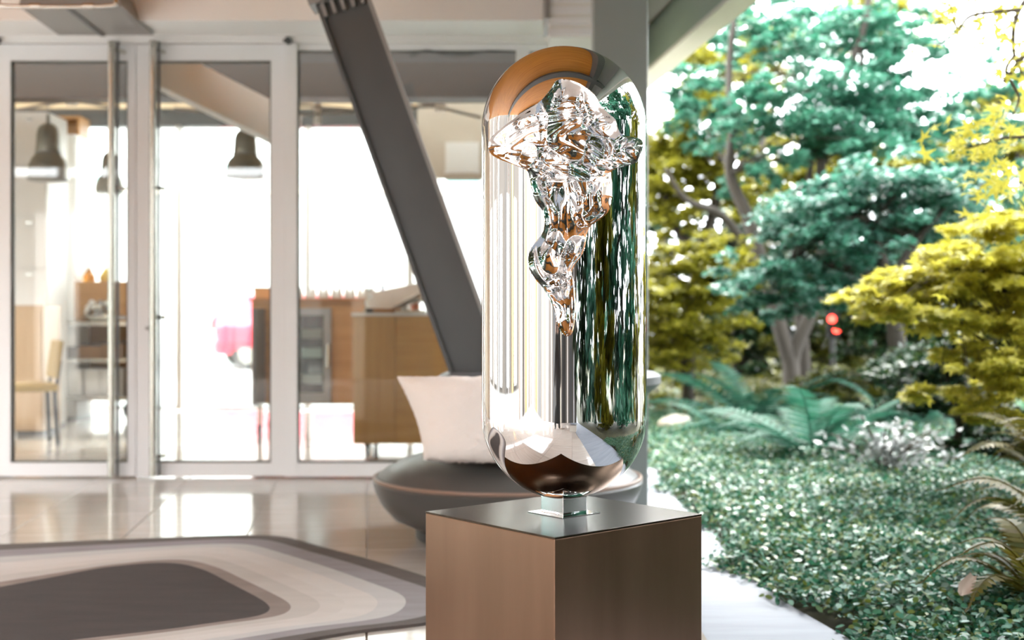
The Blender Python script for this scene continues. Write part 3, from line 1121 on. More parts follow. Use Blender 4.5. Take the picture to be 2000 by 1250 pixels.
blk = thing('wooden_box', 'honey coloured wooden box standing on top of the trolley', 'box', ((at(113, 0, TY).x + at(262, 0, TY).x) / 2, TY + .28, zt))
bw = (at(262, 0, TY).x - at(113, 0, TY).x) / 2
bh = at(0, 550, TY + .2).z - zt
MB().rbox(bw, .17, bh / 2, .006).build('body', M['oak'], blk).location = (0, 0, bh / 2)
MB().box(-bw + .03, bw - .03, -.176, -.17, .03, bh - .03).build('front_panel', M['oak'], blk)
amber = pbr('amber glass', (.75, .30, .03), .08)
amber.node_tree.nodes['Principled BSDF'].inputs['Transmission Weight'].default_value = .55


def drop(loc, s, label, mat=None, nm='glass_drop'):
    t = thing(nm, label, 'ornament', loc, group='glass drops')
    b = MB().lathe([(.35 * s, 0), (.42 * s, .08 * s), (.45 * s, .25 * s), (.40 * s, .45 * s), (.26 * s, .68 * s), (.12 * s, .86 * s), (.05 * s, 1.0 * s)], n=24)
    b.build('body', mat or amber, t)
    MB().lathe([(.05 * s, .99 * s), (.022 * s, 1.1 * s), (.015 * s, 1.55 * s)], n=10).build('neck', mat or amber, t)
    return t


pale_amber = pbr('pale amber glass', (.85, .60, .36), .08)
gold = pbr('golden glass', (.62, .42, .08), .1)
drop((at(145, 0, TY + .25).x, TY + .25, zt + bh + .001), .14, 'pale pink amber glass drop at the left on the wooden box', pale_amber)
drop((at(174, 0, TY + .25).x, TY + .25, zt + bh + .001), .14, 'bright orange glass drop in the middle on the wooden box')
drop((at(207, 0, TY + .25).x, TY + .25, zt + bh + .001), .145, 'golden glass drop at the right on the wooden box', gold)
# silver balls piled in front of the box
bo = thing('ball_bowl', 'shallow bowl of silver and white balls in front of the wooden box', 'bowl', (at(190, 0, TY + .05).x, TY + .085, zt + .001))
MB().lathe([(.06, 0), (.08, .006), (.15, .045), (.165, .06), (.158, .06), (.07, .012)], n=28, sy=.5).build('bowl', M['steel'], bo)
for k in range(14):
    a = k * 2.4
    rr = .028 + .1 * (k % 5) / 5
    p = (rr * math.cos(a), rr * math.sin(a) * .4, .05 + .042 * (k // 3.5))
    s_ = MB()
    s_.lathe([(.034 * math.cos(R(e)), p[2] + .034 * math.sin(R(e))) for e in range(-80, 81, 20)], (p[0], p[1], 0), 12)
    s_.build('ball', [M['white'], M['steel'], M['mid_grey']][k % 3], bo)
# boxes on the lower shelves
zm = at(0, 704, TY).z + .017
zl = at(0, 778, TY).z + .017
for k, (px, w, lb) in enumerate(((140, .11, 'dark tray box at the left of the middle trolley shelf'), (180, .12, 'brown tray box in the middle of the middle trolley shelf'), (222, .1, 'brown tray box beside the door handle on the middle trolley shelf'))):
    t = thing('tray_box', lb, 'box', (at(px, 0, TY + .2).x, TY + .25, zm))
    MB().box(-w, w, -.16, .16, 0, .10 + .02 * k).build('body', pbr('tray brown %d' % k, [(.10, .07, .05), (.30, .15, .06), (.26, .13, .05)][k], .5), t)
    MB().box(-w - .004, w + .004, -.165, .165, .10 + .02 * k, .115 + .02 * k).build('lid', M['brown_beam'], t)
for k, (px, lb) in enumerate(((152, 'white carton on the bottom trolley shelf nearest the wheels'), (186, 'white carton in the middle of the bottom trolley shelf'), (217, 'white carton next to the door handle on the bottom trolley shelf'))):
    t = thing('carton', lb, 'box', (at(px, 0, TY + .2).x, TY + .25, zl))
    MB().box(-.072, .072, -.14, .14, 0, .245).build('body', M['white'], t)
    MB().box(-.076, .076, -.145, .145, .245, .262).build('lid', M['frame'], t)

# tan cabinet and the chair in front
tc = thing('low_cabinet', 'tan low cabinet behind the yellow chair', 'cabinet', (at(58, 0, 10.3).x, 10.3, 0))
tz = at(0, 596, 10.3).z
MB().box(-.13, .115, 0, .4, .04, tz).build('body', wood('tan veneer', (.52, .36, .22), (.47, .31, .18), 'Z'), tc)
MB().box(-.12, .105, .03, .37, 0, .04).build('base', M['grey_paint'], tc)
MB().box(-.12, .105, -.015, 0, .08, tz - .03).build('door', wood('tan veneer door', (.54, .38, .23), (.49, .33, .19), 'Z'), tc)
ch = thing('chair', 'mustard yellow chair with dark legs standing inside the left door', 'chair', (at(55, 0, 9.6).x, 9.6, 0), R(-60))
must = pbr('mustard fabric', (.40, .27, .08), .8, bump=.2, bscale=80)
MB().rbox(.2, .2, .03, .02).build('seat', must, ch).location = (0, 0, .45)
bk = MB().rbox(.19, .02, .15, .015).build('backrest', must, ch)
bk.location = (0, .20, .67)
bk.rotation_euler = (R(-8), 0, 0)
for x in (-.17, .17):
    for y in (-.17, .17):
        MB().bar((x * 1.12, y * 1.12, 0), (x, y, .43), .028, .028).build('leg', M['black'], ch)
    MB().bar((x, .18, .42), (x, .215, .66), .022, .022).build('back_post', M['black'], ch)

# right counter, nearest the window
KY = 8.75
kx0, kx1 = at(690, 0, KY).x, .55
ct = thing('counter', 'brown wooden counter on castors close behind the shop window', 'counter', (kx0, KY, 0))
kz = at(0, 617, KY).z
kw = kx1 - kx0
MB().box(.012, kw, .022, .75, .09, kz).build('body', M['oak'], ct)
MB().box(0, .30, 0, .022, .09, kz - .002).build('front_panel', M['walnut'], ct)
MB().box(.305, .9, 0, .022, .09, kz - .002).build('front_panel', wood('mid brown veneer', (.62, .345, .105), (.53, .27, .075), 'X'), ct)
MB().box(.905, kw, 0, .022, .09, kz - .002).build('front_panel', M['oak'], ct)
MB().box(-.012, kw + .012, -.012, .762, kz, kz + .022).build('worktop', M['white'], ct)
for x in (.09, .7, kw - .1):
    for y in (.1, .65):
        c_ = MB().tube([(x - .012, y, .042), (x + .012, y, .042)], .041, 16).build('castor', M['black'], ct)
        MB().box(x - .02, x + .02, y - .02, y + .02, .06, .09).build('fork', M['mid_grey'], c_)
# items on the counter
kt = kz + .023
sh = thing('paper_stack', 'white sheets and folded paper leaning on the counter top', 'paper', (at(765, 0, KY + .3).x, KY + .32, kt))
for k in range(4):
    m_ = MB().box(-.24, .24, -.14, .14, 0, .004).build('sheet', M['white'], sh)
    m_.location = (.04 * k - .02, .02 * k, .04 + .03 * k)
    m_.rotation_euler = (R(12 + 6 * k), R(-24 + 4 * k), R(10 * k - 12))
MB().box(-.2, .25, -.12, .12, 0, .02).build('pad', M['cream'], sh)
bxs = thing('sample_box', 'small dark box with an orange lid on the counter edge', 'box', (at(742, 0, KY + .08).x, KY + .12, kt))
MB().box(-.1, .1, -.05, .05, 0, .03).build('body', M['oak'], bxs)
MB().box(-.1, -.05, -.055, .055, .0, .034).build('end_cap', M['black'], bxs)
drop((at(764, 0, KY + .62).x, KY + .62, kt), .15, 'orange glass drop behind the paper on the counter')
for k, (px, c, lb) in enumerate(((722, (.75, .78, .74), 'clear tall bottle at the left end of the counter'), (748, (.25, .22, .55), 'small violet bottle on the counter'), (790, (.7, .72, .68), 'pale bottle behind the paper sheets'), (812, (.72, .3, .2), 'reddish bottle on the counter beside the strut'))):
    t = thing('bottle', lb, 'bottle', (at(px, 0, KY + .68).x, KY + .66, kt), group='bottles on the counter')
    h = .17 + .03 * (k % 2)
    MB().lathe([(.03, 0), (.034, .01), (.034, h * .55), (.014, h * .75), (.012, h)], n=18).build('body', pbr('bottle glass %d' % k, c, .1), t)
    MB().lathe([(.015, h), (.015, h + .02)], n=12).build('cap', M['mid_grey'], t)

# rear counter with glass fronted cooler
RY = 10.2
rx0, rx1 = at(490, 0, RY).x, at(735, 0, RY).x
rc = thing('cooler_counter', 'oak counter with a glass fronted cooler and an open door', 'counter', (rx0, RY, 0))
rz, rb = at(0, 588, RY).z, at(0, 790, RY).z
rw = rx1 - rx0
MB().box(0, rw, .03, .6, rb, rz).build('body', M['oak'], rc)
MB().box(-.015, rw + .015, -.01, .62, rz, rz + .025).build('worktop', wood('oak worktop', (.40, .17, .05), (.34, .14, .04), 'X'), rc)
for x in (.06, rw - .06):
    for y in (.08, .54):
        l_ = MB().tube([(x, y, .1), (x, y, rb)], .02, 10).build('leg', M['steel'], rc)
        MB().tube([(x - .015, y, .05), (x + .015, y, .05)], .05, 16).build('castor', M['black'], l_)
gx0, gx1 = at(570, 0, RY).x - rx0, at(646, 0, RY).x - rx0
gz0, gz1 = at(0, 787, RY).z, at(0, 602, RY).z
dr = MB()
fw = .06
dr.box(gx0, gx0 + fw, 0, .03, gz0, gz1).box(gx1 - fw, gx1, 0, .03, gz0, gz1).box(gx0 + fw, gx1 - fw, 0, .03, gz0, gz0 + fw * 1.4).box(gx0 + fw, gx1 - fw, 0, .03, gz1 - fw, gz1)
cd = dr.build('door', M['mid_grey'], rc)
MB().box(gx0 + fw, gx1 - fw, .012, .018, gz0 + fw * 1.4, gz1 - fw).build('pane', M['glass'], cd)
MB().box(gx0 + .02, gx1 - .02, .028, .0295, gz0 + .02, gz1 - .02).build('dark_interior', pbr('cooler inside', (.02, .022, .02), .7), cd)
MB().tube([(gx1 - .02, -.03, gz0 + .3), (gx1 - .02, -.03, gz1 - .3)], .012, 8).build('handle', M['steel'], cd)
for k, (zz, c) in enumerate(((.24, (.55, .55, .5)), (.46, (.5, .62, .56)), (.62, (.35, .36, .28)))):
    MB().box(gx0 + fw + .02, gx1 - fw - .02, .019, .027, gz0 + zz - .08, gz0 + zz).build('packet', pbr('packet %d' % k, c, .5), cd)
od = MB().cbox((.10, -.16, (gz0 + gz1) / 2), (.03, .36, gz1 - gz0)).build('open_door', M['grey_paint'], rc)
MB().cbox((.082, -.16, (gz0 + gz1) / 2), (.006, .28, (gz1 - gz0) * .86)).build('inner_panel', M['mid_grey'], od)
obx = thing('small_box', 'small orange wooden box on the left end of the rear counter', 'box', (at(516, 0, RY + .2).x, RY + .2, rz + .026))
MB().box(-.07, .07, -.08, .08, 0, .08).build('body', pbr('orange box', (.62, .28, .08), .5), obx)
MB().box(-.074, .074, -.084, .084, .08, .092).build('lid', M['oak'], obx)
ORD = ['first', 'second', 'third', 'fourth', 'fifth', 'sixth', 'seventh', 'eighth', 'ninth', 'tenth', 'eleventh', 'twelfth']
cup0 = None
cx0, cx1 = at(588, 0, RY + .2).x, at(728, 0, RY + .2).x
for k in range(12):
    x = cx0 + (cx1 - cx0) * k / 11
    y = RY + .16 + .05 * (k % 2)
    lab = 'white upside down cup, %s from the left in the row along the rear counter' % ORD[k]
    if cup0 is None:
        cup0 = thing('cup', lab, 'cup', (x, y, rz + .026), group='cups along the rear counter')
        MB().lathe([(.026, 0), (.03, .004), (.027, .03), (.019, .07), (.014, .078)], n=18).build('body', pbr('cup porcelain', (.62, .60, .56), .3), cup0)
        MB().lathe([(.013, .078), (.016, .086), (.010, .092)], n=14).build('foot', M['mid_grey'], cup0)
    else:
        dup(cup0, (x, y, rz + .026), lab)

# ------------------------------------------------------------------ street scene behind the shop
bl = thing('street_building', 'pale sunlit building across the street behind the shop', 'building', (0, 30, 0))
MB().box(-20, 1.5, 0, 1, -.02, 12).build('wall', pbr('sunlit white render', (.42, .41, .39), .8), bl)
for px, py, w, h in ((687, 312, 45, 50), (190, 300, 14, 55), (905, 360, 40, 14), (430, 300, 40, 50), (600, 160, 45, 50)):
    c = at(px, py + 4, 29.97)
    k = 30 / F
    wf = MB().box(c.x - w * k, c.x + w * k, -.03, .0, c.z - h * k, c.z + h * k).build('window', pbr('pale window frame', (.85, .86, .85), .5), bl)
    MB().box(c.x - w * k + .06, c.x + w * k - .06, -.05, -.03, c.z - h * k + .06, c.z - h * k + .06 + .36).build('pane', M['teal_glass'], wf)
    MB().box(c.x - w * k + .06, c.x + w * k - .06, -.05, -.03, c.z - h * k + .46, c.z + h * k - .06).build('pane', pbr('bright window glass', (.8, .85, .83), .2), wf)
MB().box(-20, 1.5, -.06, 0, at(0, 372, 30).z - .08, at(0, 372, 30).z).build('ledge', M['cream'], bl)

car = thing('car', 'red car parked in the street behind the shop', 'car', (at(412, 0, 24).x, 24.2, -.015), R(-72))
red = pbr('red car paint', (.62, .03, .06), .25)
prof = [(-.80, .30), (-.86, .55), (-.84, .85), (-.72, 1.0), (-.62, 1.32), (-.52, 1.46), (.52, 1.46), (.62, 1.32), (.72, 1.0), (.84, .85), (.86, .55), (.80, .30)]
cb = MB()
n2 = len(prof)
v = []
for y, sc_, zs in ((0, .93, .93), (.12, 1, 1), (2.6, 1, 1), (2.9, 1, .98)):
    for (x, z) in prof:
        v.append((x * sc_, y + (max(0, z - 1.0) * .5 if y < 1 else 0), .3 + (z - .3) * zs))
f = [tuple(range(n2)), tuple(reversed(range(3 * n2, 4 * n2)))]
for r in range(3):
    f += [(r * n2 + i, r * n2 + (i + 1) % n2, (r + 1) * n2 + (i + 1) % n2, (r + 1) * n2 + i)[::-1] for i in range(n2)]
cb.add(v, f)
for y0_, y1_, s0, s1 in ((2.9, 4.0, 1, .9),):
    lp = [(-.84, .32), (-.84, .85), (.84, .85), (.84, .32)]
    vv = [(x, y0_, z) for x, z in lp] + [(x * s1, y1_, z * .9 if z > .5 else z) for x, z in lp]
    cb.add(vv, [(0, 3, 2, 1), (4, 5, 6, 7), (0, 1, 5, 4), (1, 2, 6, 5), (2, 3, 7, 6), (3, 0, 4, 7)])
cb.build('body', red, car)
MB().add([(-.56, .10, 1.05), (.56, .10, 1.05), (.46, .27, 1.38), (-.46, .27, 1.38)], [(0, 1, 2, 3)]).build('rear_window', pbr('car glass', (.55, .5, .5), .1), car)
for x in (-.72, .72):
    for y in (.6, 3.3):
        w = MB().tube([(x - .1, y, .31), (x + .1, y, .31)], .31, 24).build('wheel', M['black'], car)
        MB().tube([(x - .11, y, .31), (x + .11, y, .31)], .19, 16).build('hubcap', M['steel'], w)
    MB().cbox((x * .95, -.005, .78), (.16, .03, .16)).build('tail_light', pbr('tail lamp', (.6, .05, .04), .2), car)
MB().cbox((0, 0.0, .44), (1.5, .06, .18), bev=.02).build('bumper', pbr('bumper red', (.5, .03, .05), .35), car)
MB().cbox((0, -.01, .72), (.5, .02, .11)).build('number_plate', M['white'], car)

# ------------------------------------------------------------------ surroundings seen only in the mirror
wl = thing('wall_left', 'row of slim white posts along the open left side of the entrance', 'wall', (-5.6, 0, 0), kind='structure')
for k in range(5):
    y = -2.4 + k * 2.4
    MB().box(-.06, .06, y - .05, y + .05, 0, ZC - .003).build('post', M['frame'], wl)
MB().box(-2.75, -2.6, -4.6, -.6, -.06, 3.4).build('panel', pbr('taupe side render', (.16, .14, .12), .7), wl)
for y, m_ in ((-4.2, M['mid_grey']), (-3.3, M['white']), (-2.7, M['walnut']), (-1.9, M['black']), (-1.2, M['beige'])):
    MB().box(-2.6, -2.56, y - .16, y + .16, -.02, 2.8).build('door_panel', m_, wl)
lb_ = thing('left_building', 'brown rendered building with pilasters on the street side of the entrance', 'building', (-13, 0, 0))
MB().box(-1, 0, -12, 14, -.06, 6.5).build('wall', pbr('brown render', (.065, .056, .046), .8), lb_)
for k in range(8):
    y = -11 + 3.1 * k
    f_ = MB().box(0, .05, y, y + 1.1, .1, 2.6).build('window', M['frame'], lb_)
    MB().box(.05, .06, y + .08, y + 1.02, .2, 2.5).build('pane', M['teal_glass'], f_)
    MB().box(0, .2, y + 1.5, y + 1.5 + .3 + .2 * (k % 2), 0, 6.4).build('pilaster', [M['brown_beam'], M['col_paint'], M['beige'], M['walnut']][k % 4], lb_)
wr = thing('wall_rear', 'grey brown wall behind the viewer with timber doors', 'wall', (0, -4.6, 0), kind='structure')
MB().box(-8.2, 2.1, -.15, 0, -.06, 3.3).build('panel', pbr('taupe render', (.15, .135, .12), .7), wr)
for x, w, m_ in ((-7.4, .35, M['white']), (-6.3, .12, M['oak']), (-5.3, .4, M['grey_paint']), (-4.4, .10, M['white']), (-3.4, .3, M['mid_grey']), (-2.5, .10, M['cream']), (-1.95, .3, M['grey_paint']), (-1.2, .07, M['oak']), (-.75, .07, M['cream']), (-.2, .3, M['black']), (.45, .1, M['white']), (1.0, .25, M['grey_paint']), (1.6, .08, M['frame'])):
    MB().box(x - w, x + w, .0, .04, 0, 2.7).build('door_panel', m_, wr)
p2 = thing('plinth', 'grey cube plinth behind the viewer mirrored in the capsule', 'plinth', (.62, .35, 0), R(20))
MB().rbox(.2, .2, .1975, .003).build('body', pbr('grey plinth paint', (.50, .47, .43), .5), p2).location = (0, 0, .1975)
MB().rbox(.2, .2, .003, .001).build('top_panel', pbr('dark plinth top', (.10, .10, .10), .3), p2).location = (0, 0, .399)


# ------------------------------------------------------------------ garden
def tree(name, label, base, limbs, crown, n, size, shape, mat, bark='bark', tilt=.5, group=None):
    """limbs: list of (points, radii); crown: pads in metres"""
    t = thing(name, label, 'tree' if 'tree' in name else 'shrub', base, group=group)
    for k, (pts, rad) in enumerate(limbs):
        pp = smooth_path(pts, 6)
        rr = np.interp(np.linspace(0, 1, len(pp)), np.linspace(0, 1, len(rad)), rad)
        mb = MB().tube(pp, list(rr), 10)
        mb.v = [(a[0] - base[0], a[1] - base[1], a[2] - base[2]) for a in mb.v]
        mb.build('trunk' if k == 0 else 'branch', M[bark], t)
    pts = pad_points(crown, n)
    pts = pts[(pts[:, 0] > 1.02) | (pts[:, 1] > 13.6) | (pts[:, 1] < 2)] - np.array(base)
    leaves('crown', pts, size, shape, mat, t, tilt)
    return t


def path_px(lst, Y):
    return [at(x, y, Y if len(q) < 1 else Y + q[0]) for (x, y, *q) in lst]


def twigs(parent, base, starts, pads, n, r=.012):
    """thin branches from limb points out into the sprays"""
    mb = MB()
    for k in range(n):
        p = random.choice(pads)
        s = random.choice(starts)
        e = Vector(p[0]) + Vector((random.uniform(-.7, .7) * p[1], random.uniform(-.7, .7) * p[2], random.uniform(-.4, .3) * p[3]))
        m = s.lerp(e, .5) + Vector((0, 0, .12 * (e - s).length))
        pp = smooth_path([s, m, e], 4)
        mb.tube([q - Vector(base) for q in pp], list(np.linspace(r, r * .25, len(pp))), 5, cap=False)
    o = mb.build('twigs', M['bark'], parent)
    o['kind'] = 'stuff'
    return o


# big teal maple with forked trunk
Y1 = 13.5
b1 = gnd(1545, 772)
b1 = Vector((at(1545, 765, Y1).x, Y1, 0))
limbs = [(path_px([(1543, 792), (1545, 720), (1535, 680), (1500, 560), (1462, 430), (1426, 340), (1430, 250), (1424, 130), (1442, -20)], Y1), [.10, .092, .085, .075, .065, .05, .04, .03]),
         (path_px([(1547, 715), (1558, 670), (1598, 570), (1612, 430), (1604, 320), (1635, 200), (1690, 40), (1700, -80)], Y1), [.075, .075, .07, .06, .05, .04, .03]),
         (path_px([(1572, 790, .5), (1570, 690, .5), (1562, 590, .4), (1572, 420, .3), (1590, 280, .2)], Y1), [.08, .07, .06, .04, .03]),
         (path_px([(1606, 400), (1655, 320), (1682, 190), (1680, 60)], Y1), [.06, .05, .035, .02]),
         (path_px([(1500, 560), (1420, 430, -.4), (1340, 390, -.8), (1300, 330, -1)], Y1), [.05, .045, .03, .02])]
cr = pxpads([(1640, 205, Y1, 150, 45), (1540, 235, Y1 - .5, 120, 40), (1740, 180, Y1, 110, 50), (1760, 90, Y1, 90, 45), (1640, 60, Y1 + .6, 130, 60), (1480, 200, Y1 - .5, 60, 60),
             (1500, 60, Y1, 90, 55), (1700, 270, Y1 - .6, 110, 40), (1800, 250, Y1, 80, 45), (1560, 300, Y1, 60, 30), (1460, 330, Y1, 50, 50), (1330, 170, Y1 + 1, 60, 50), (1400, 230, Y1 + 1, 60, 45), (1850, 330, Y1, 60, 30)])
tA = tree('maple_tree', 'tall teal leaved maple tree with a forked trunk in the middle of the garden', b1, limbs, cr, 26000, .085, 'rhomb', TEAL, tilt=.55)
twigs(tA, b1, [limbs[1][0][4], limbs[0][0][5], limbs[3][0][2]], cr, 60)

# pale teal spreading maple in front
Y2 = 10.5
b2 = Vector((at(1760, 0, Y2).x, Y2, 0))
limbs = [(path_px([(1762, 850), (1755, 700), (1735, 560), (1700, 450), (1650, 390)], Y2), [.09, .08, .06, .045, .03]),
         (path_px([(1735, 560), (1640, 520), (1540, 520), (1480, 550)], Y2), [.05, .04, .03, .015]),
         (path_px([(1735, 560), (1790, 470), (1850, 400)], Y2), [.05, .035, .02])]
cr = pxpads([(1700, 350, Y2, 130, 38), (1800, 370, Y2, 110, 40), (1620, 395, Y2, 120, 36), (1860, 420, Y2 + .4, 80, 50), (1560, 450, Y2 - .2, 110, 34), (1500, 535, Y2 - .3, 85, 38),
             (1610, 500, Y2, 100, 42), (1690, 430, Y2 + .2, 120, 55), (1450, 570, Y2, 60, 34), (1760, 460, Y2 + .5, 110, 60), (1540, 590, Y2, 70, 34), (1650, 560, Y2 + .5, 90, 40)])
tB = tree('spreading_maple', 'spreading pale teal maple in front of the forked trunk', b2, limbs, cr, 24000, .07, 'rhomb', TEAL2, tilt=.5)
tB['category'] = 'tree'
twigs(tB, b2, [limbs[0][0][3], limbs[1][0][2], limbs[2][0][1]], cr, 50, .01)

# yellow tree behind at the left, with dark stem
Y3 = 15.5
b3 = Vector((at(1330, 0, Y3).x, Y3, 0))
limbs = [(path_px([(1330, 775), (1340, 640), (1370, 500), (1400, 380), (1410, 250)], Y3), [.12, .10, .08, .06, .03]), (path_px([(1370, 500), (1310, 430), (1290, 330)], Y3), [.06, .05, .03])]
cr = pxpads([(1320, 270, Y3, 70, 50), (1390, 190, Y3, 70, 55), (1300, 350, Y3, 70, 45), (1400, 310, Y3, 80, 60), (1370, 110, Y3, 60, 40), (1310, 420, Y3, 60, 40), (1440, 380, Y3, 60, 40), (1280, 300, Y3, 40, 60),
             (1560, 340, Y3 + 1, 80, 40), (1700, 310, Y3 + 1, 90, 30), (1490, 400, Y3 + 1, 60, 30), (1640, 290, Y3 + 1.5, 80, 40), (1790, 320, Y3 + 1, 70, 40), (1500, 110, Y3 + 1, 60, 50), (1700, 30, Y3 + 1, 90, 40)])
tC = tree('yellow_tree', 'tall yellow leaved tree behind the upright column', b3, limbs, cr, 30000, .10, 'rhomb', YEL, tilt=.6)

# yellow domed shrub below it
Y4 = 12.0
b4 = Vector((at(1350, 0, Y4).x, Y4, 0))
cr = pxpads([(1370, 495, Y4, 100, 34), (1310, 545, Y4 - .2, 80, 40), (1420, 530, Y4, 70, 36), (1300, 620, Y4, 80, 45), (1360, 590, Y4, 90, 45), (1290, 690, Y4, 70, 40), (1350, 670, Y4 + .3, 80, 40)])
limbs = [(path_px([(1345, 818), (1345, 740), (1350, 640), (1370, 540)], Y4), [.07, .06, .05, .03]), (path_px([(1346, 740), (1310, 640), (1300, 560)], Y4), [.05, .04, .02])]
tD = tree('yellow_shrub', 'domed yellow green shrub beside the column under the tall yellow tree', b4, limbs, cr, 22000, .06, 'rhomb', YEL, tilt=.5)

# near yellow maple at right; part of its leaves singly
Y5 = 6.6
b5 = Vector((at(2120, 0, Y5).x, Y5, 0))
cr = pxpads([(1960, 440, Y5, 70, 30), (1880, 500, Y5, 90, 26), (1800, 560, Y5 - .1, 90, 26), (1760, 610, Y5 - .2, 70, 18), (1900, 560, Y5, 100, 30), (1980, 520, Y5, 90, 40), (1730, 580, Y5 - .3, 50, 16), (1950, 620, Y5 - .2, 90, 26),
             (1900, 690, Y5 - .3, 80, 22), (1960, 740, Y5 - .3, 70, 26), (1880, 770, Y5 - .3, 60, 20), (1960, 810, Y5 - .2, 60, 26), (2030, 650, Y5, 80, 60), (2040, 560, Y5, 80, 60), (1750, 550, Y5, 60, 18)])
limbs = [(path_px([(2120, 985), (2110, 800), (2080, 650), (2040, 520)], Y5), [.06, .055, .045, .03]),
         (path_px([(2085, 660), (1980, 580), (1860, 560), (1740, 590)], Y5 - .1), [.03, .022, .015, .006]),
         (path_px([(2100, 760), (2000, 720), (1900, 740)], Y5 - .2), [.025, .018, .008])]
tE = tree('yellow_maple', 'bright yellow laceleaf maple reaching in over the ferns', b5, limbs, cr, 26000, .048, 'star', YEL2, tilt=.55)
tE['category'] = 'tree'
twigs(tE, b5, [limbs[1][0][1], limbs[1][0][2], limbs[2][0][1]], cr, 50, .006)


def single_leaf_mesh(name, shape, mat):
    base, faces = LEAF[shape]
    return MB().add([tuple(p) for p in base], faces).build(name, mat)


lf = None
pts = pad_points(cr, 900) - np.array(b5)
order = np.argsort(pts[:, 1])[:280]
for q in pts[order]:
    if lf is None:
        lf = single_leaf_mesh('leaf', 'star', YEL2)
        lf.parent = tE
        o = lf
    else:
        o = clone(lf, 'leaf', tE)
    o.location = q
    o.rotation_euler = (random.gauss(0, .5), random.gauss(0, .5), random.uniform(0, 6.28))
    o.scale = (random.uniform(.045, .065),) * 3

# overhanging branches with single star leaves at the top right
Y6 = 5.4
b6 = Vector((3.05, Y6, 0))
tF = thing('overhanging_maple', 'maple whose thin twigs of yellow star leaves hang in at the top', 'tree', b6)
limbF = [([Vector((3.05, Y6, 0)), Vector((3.0, Y6, 1.2)), Vector((2.9, Y6, 2.3)), Vector((2.7, Y6, 3.0))], [.07, .06, .05, .035]),
         (path_px([(2250, -60), (2080, 20), (1960, 160), (1985, 140)], Y6)[:3], [.03, .02, .01]),
         (path_px([(2060, -60), (1990, 20), (1980, 100), (2000, 150)], Y6), [.016, .012, .009, .005]),
         (path_px([(1990, 20), (1900, 30), (1870, 60), (1830, 90)], Y6), [.010, .008, .006, .003]),
         (path_px([(1980, 110), (1965, 140), (1990, 190), (1975, 230)], Y6), [.009, .008, .006, .003]),
         (path_px([(1870, 60), (1850, -10), (1840, -50)], Y6), [.006, .005, .004]),
         (path_px([(2150, 200), (2060, 260), (1960, 270), (1890, 290)], Y6), [.014, .01, .007, .003])]
for k, (pp, rr) in enumerate(limbF):
    pp = smooth_path(pp, 6)
    ri = np.interp(np.linspace(0, 1, len(pp)), np.linspace(0, 1, len(rr)), rr)
    mb = MB().tube([p - b6 for p in pp], list(ri), 7)
    mb.build('trunk' if k == 0 else 'branch', M['bark' if k == 0 else 'twig'], tF)
lf2 = None
spots = [(1850 + random.gauss(0, 30), 40 + random.gauss(0, 25)) for _ in range(26)] + [(1960 + random.gauss(0, 40), 40 + random.gauss(0, 40)) for _ in range(45)] + \
        [(1920 + random.gauss(0, 45), 270 + random.gauss(0, 30)) for _ in range(75)] + [(1985 + random.gauss(0, 25), 150 + random.gauss(0, 70)) for _ in range(45)] + [(1960 + random.gauss(0, 40), 350 + random.gauss(0, 40)) for _ in range(60)]
for (x, y) in spots:
    if lf2 is None:
        lf2 = single_leaf_mesh('leaf', 'star', YEL2)
        lf2.parent = tF
        o = lf2
    else:
        o = clone(lf2, 'leaf', tF)
    o.location = at(x, y, Y6 + random.uniform(-.25, .35)) - b6
    o.rotation_euler = (random.gauss(0, .6), random.gauss(0, .6), random.uniform(0, 6.28))
    o.scale = (random.uniform(.05, .075),) * 3

# darker trees and understory further back
spec = [
    ('evergreen_tree', 'dark evergreen tree behind the pale teal maple', 1760, 15.0, [(1720, 480, 110, 90), (1800, 560, 100, 90), (1680, 570, 80, 70), (1850, 480, 80, 60), (1760, 640, 110, 60)], 15000, .10, DARKG),
    ('evergreen_tree', 'dark evergreen tree behind the yellow shrub', 1440, 17.5, [(1440, 470, 100, 70), (1360, 440, 90, 60), (1480, 600, 90, 80), (1420, 660, 110, 50), (1530, 640, 70, 60)], 11000, .12, DARKG),
    ('olive_tree', 'olive green tree standing between the forked trunk and the red lights', 1640, 17.0, [(1640, 600, 100, 70), (1590, 520, 80, 70), (1690, 660, 90, 50), (1560, 440, 80, 60), (1600, 690, 100, 35)], 12000, .10, OLIVE),
    ('green_tree', 'tall green tree far behind at the upper right', 1880, 17.0, [(1860, 250, 90, 70), (1940, 330, 90, 70), (1900, 420, 100, 60), (1960, 180, 70, 60), (1820, 330, 80, 50), (1970, 480, 80, 50)], 13000, .10, TEAL),
    ('laurel_shrub', 'dark green shrub under the yellow maple', 1860, 8.2, [(1880, 690, 80, 50), (1800, 720, 80, 45), (1930, 790, 80, 60), (1850, 770, 70, 40), (1960, 860, 70, 60), (1960, 660, 70, 50)], 12000, .055, DARKG),
    ('laurel_shrub', 'low olive shrub behind the ferns near the forked trunk', 1700, 11.0, [(1680, 740, 90, 25), (1760, 730, 80, 30), (1600, 755, 80, 18), (1820, 760, 60, 25)], 8000, .06, OLIVE),
]
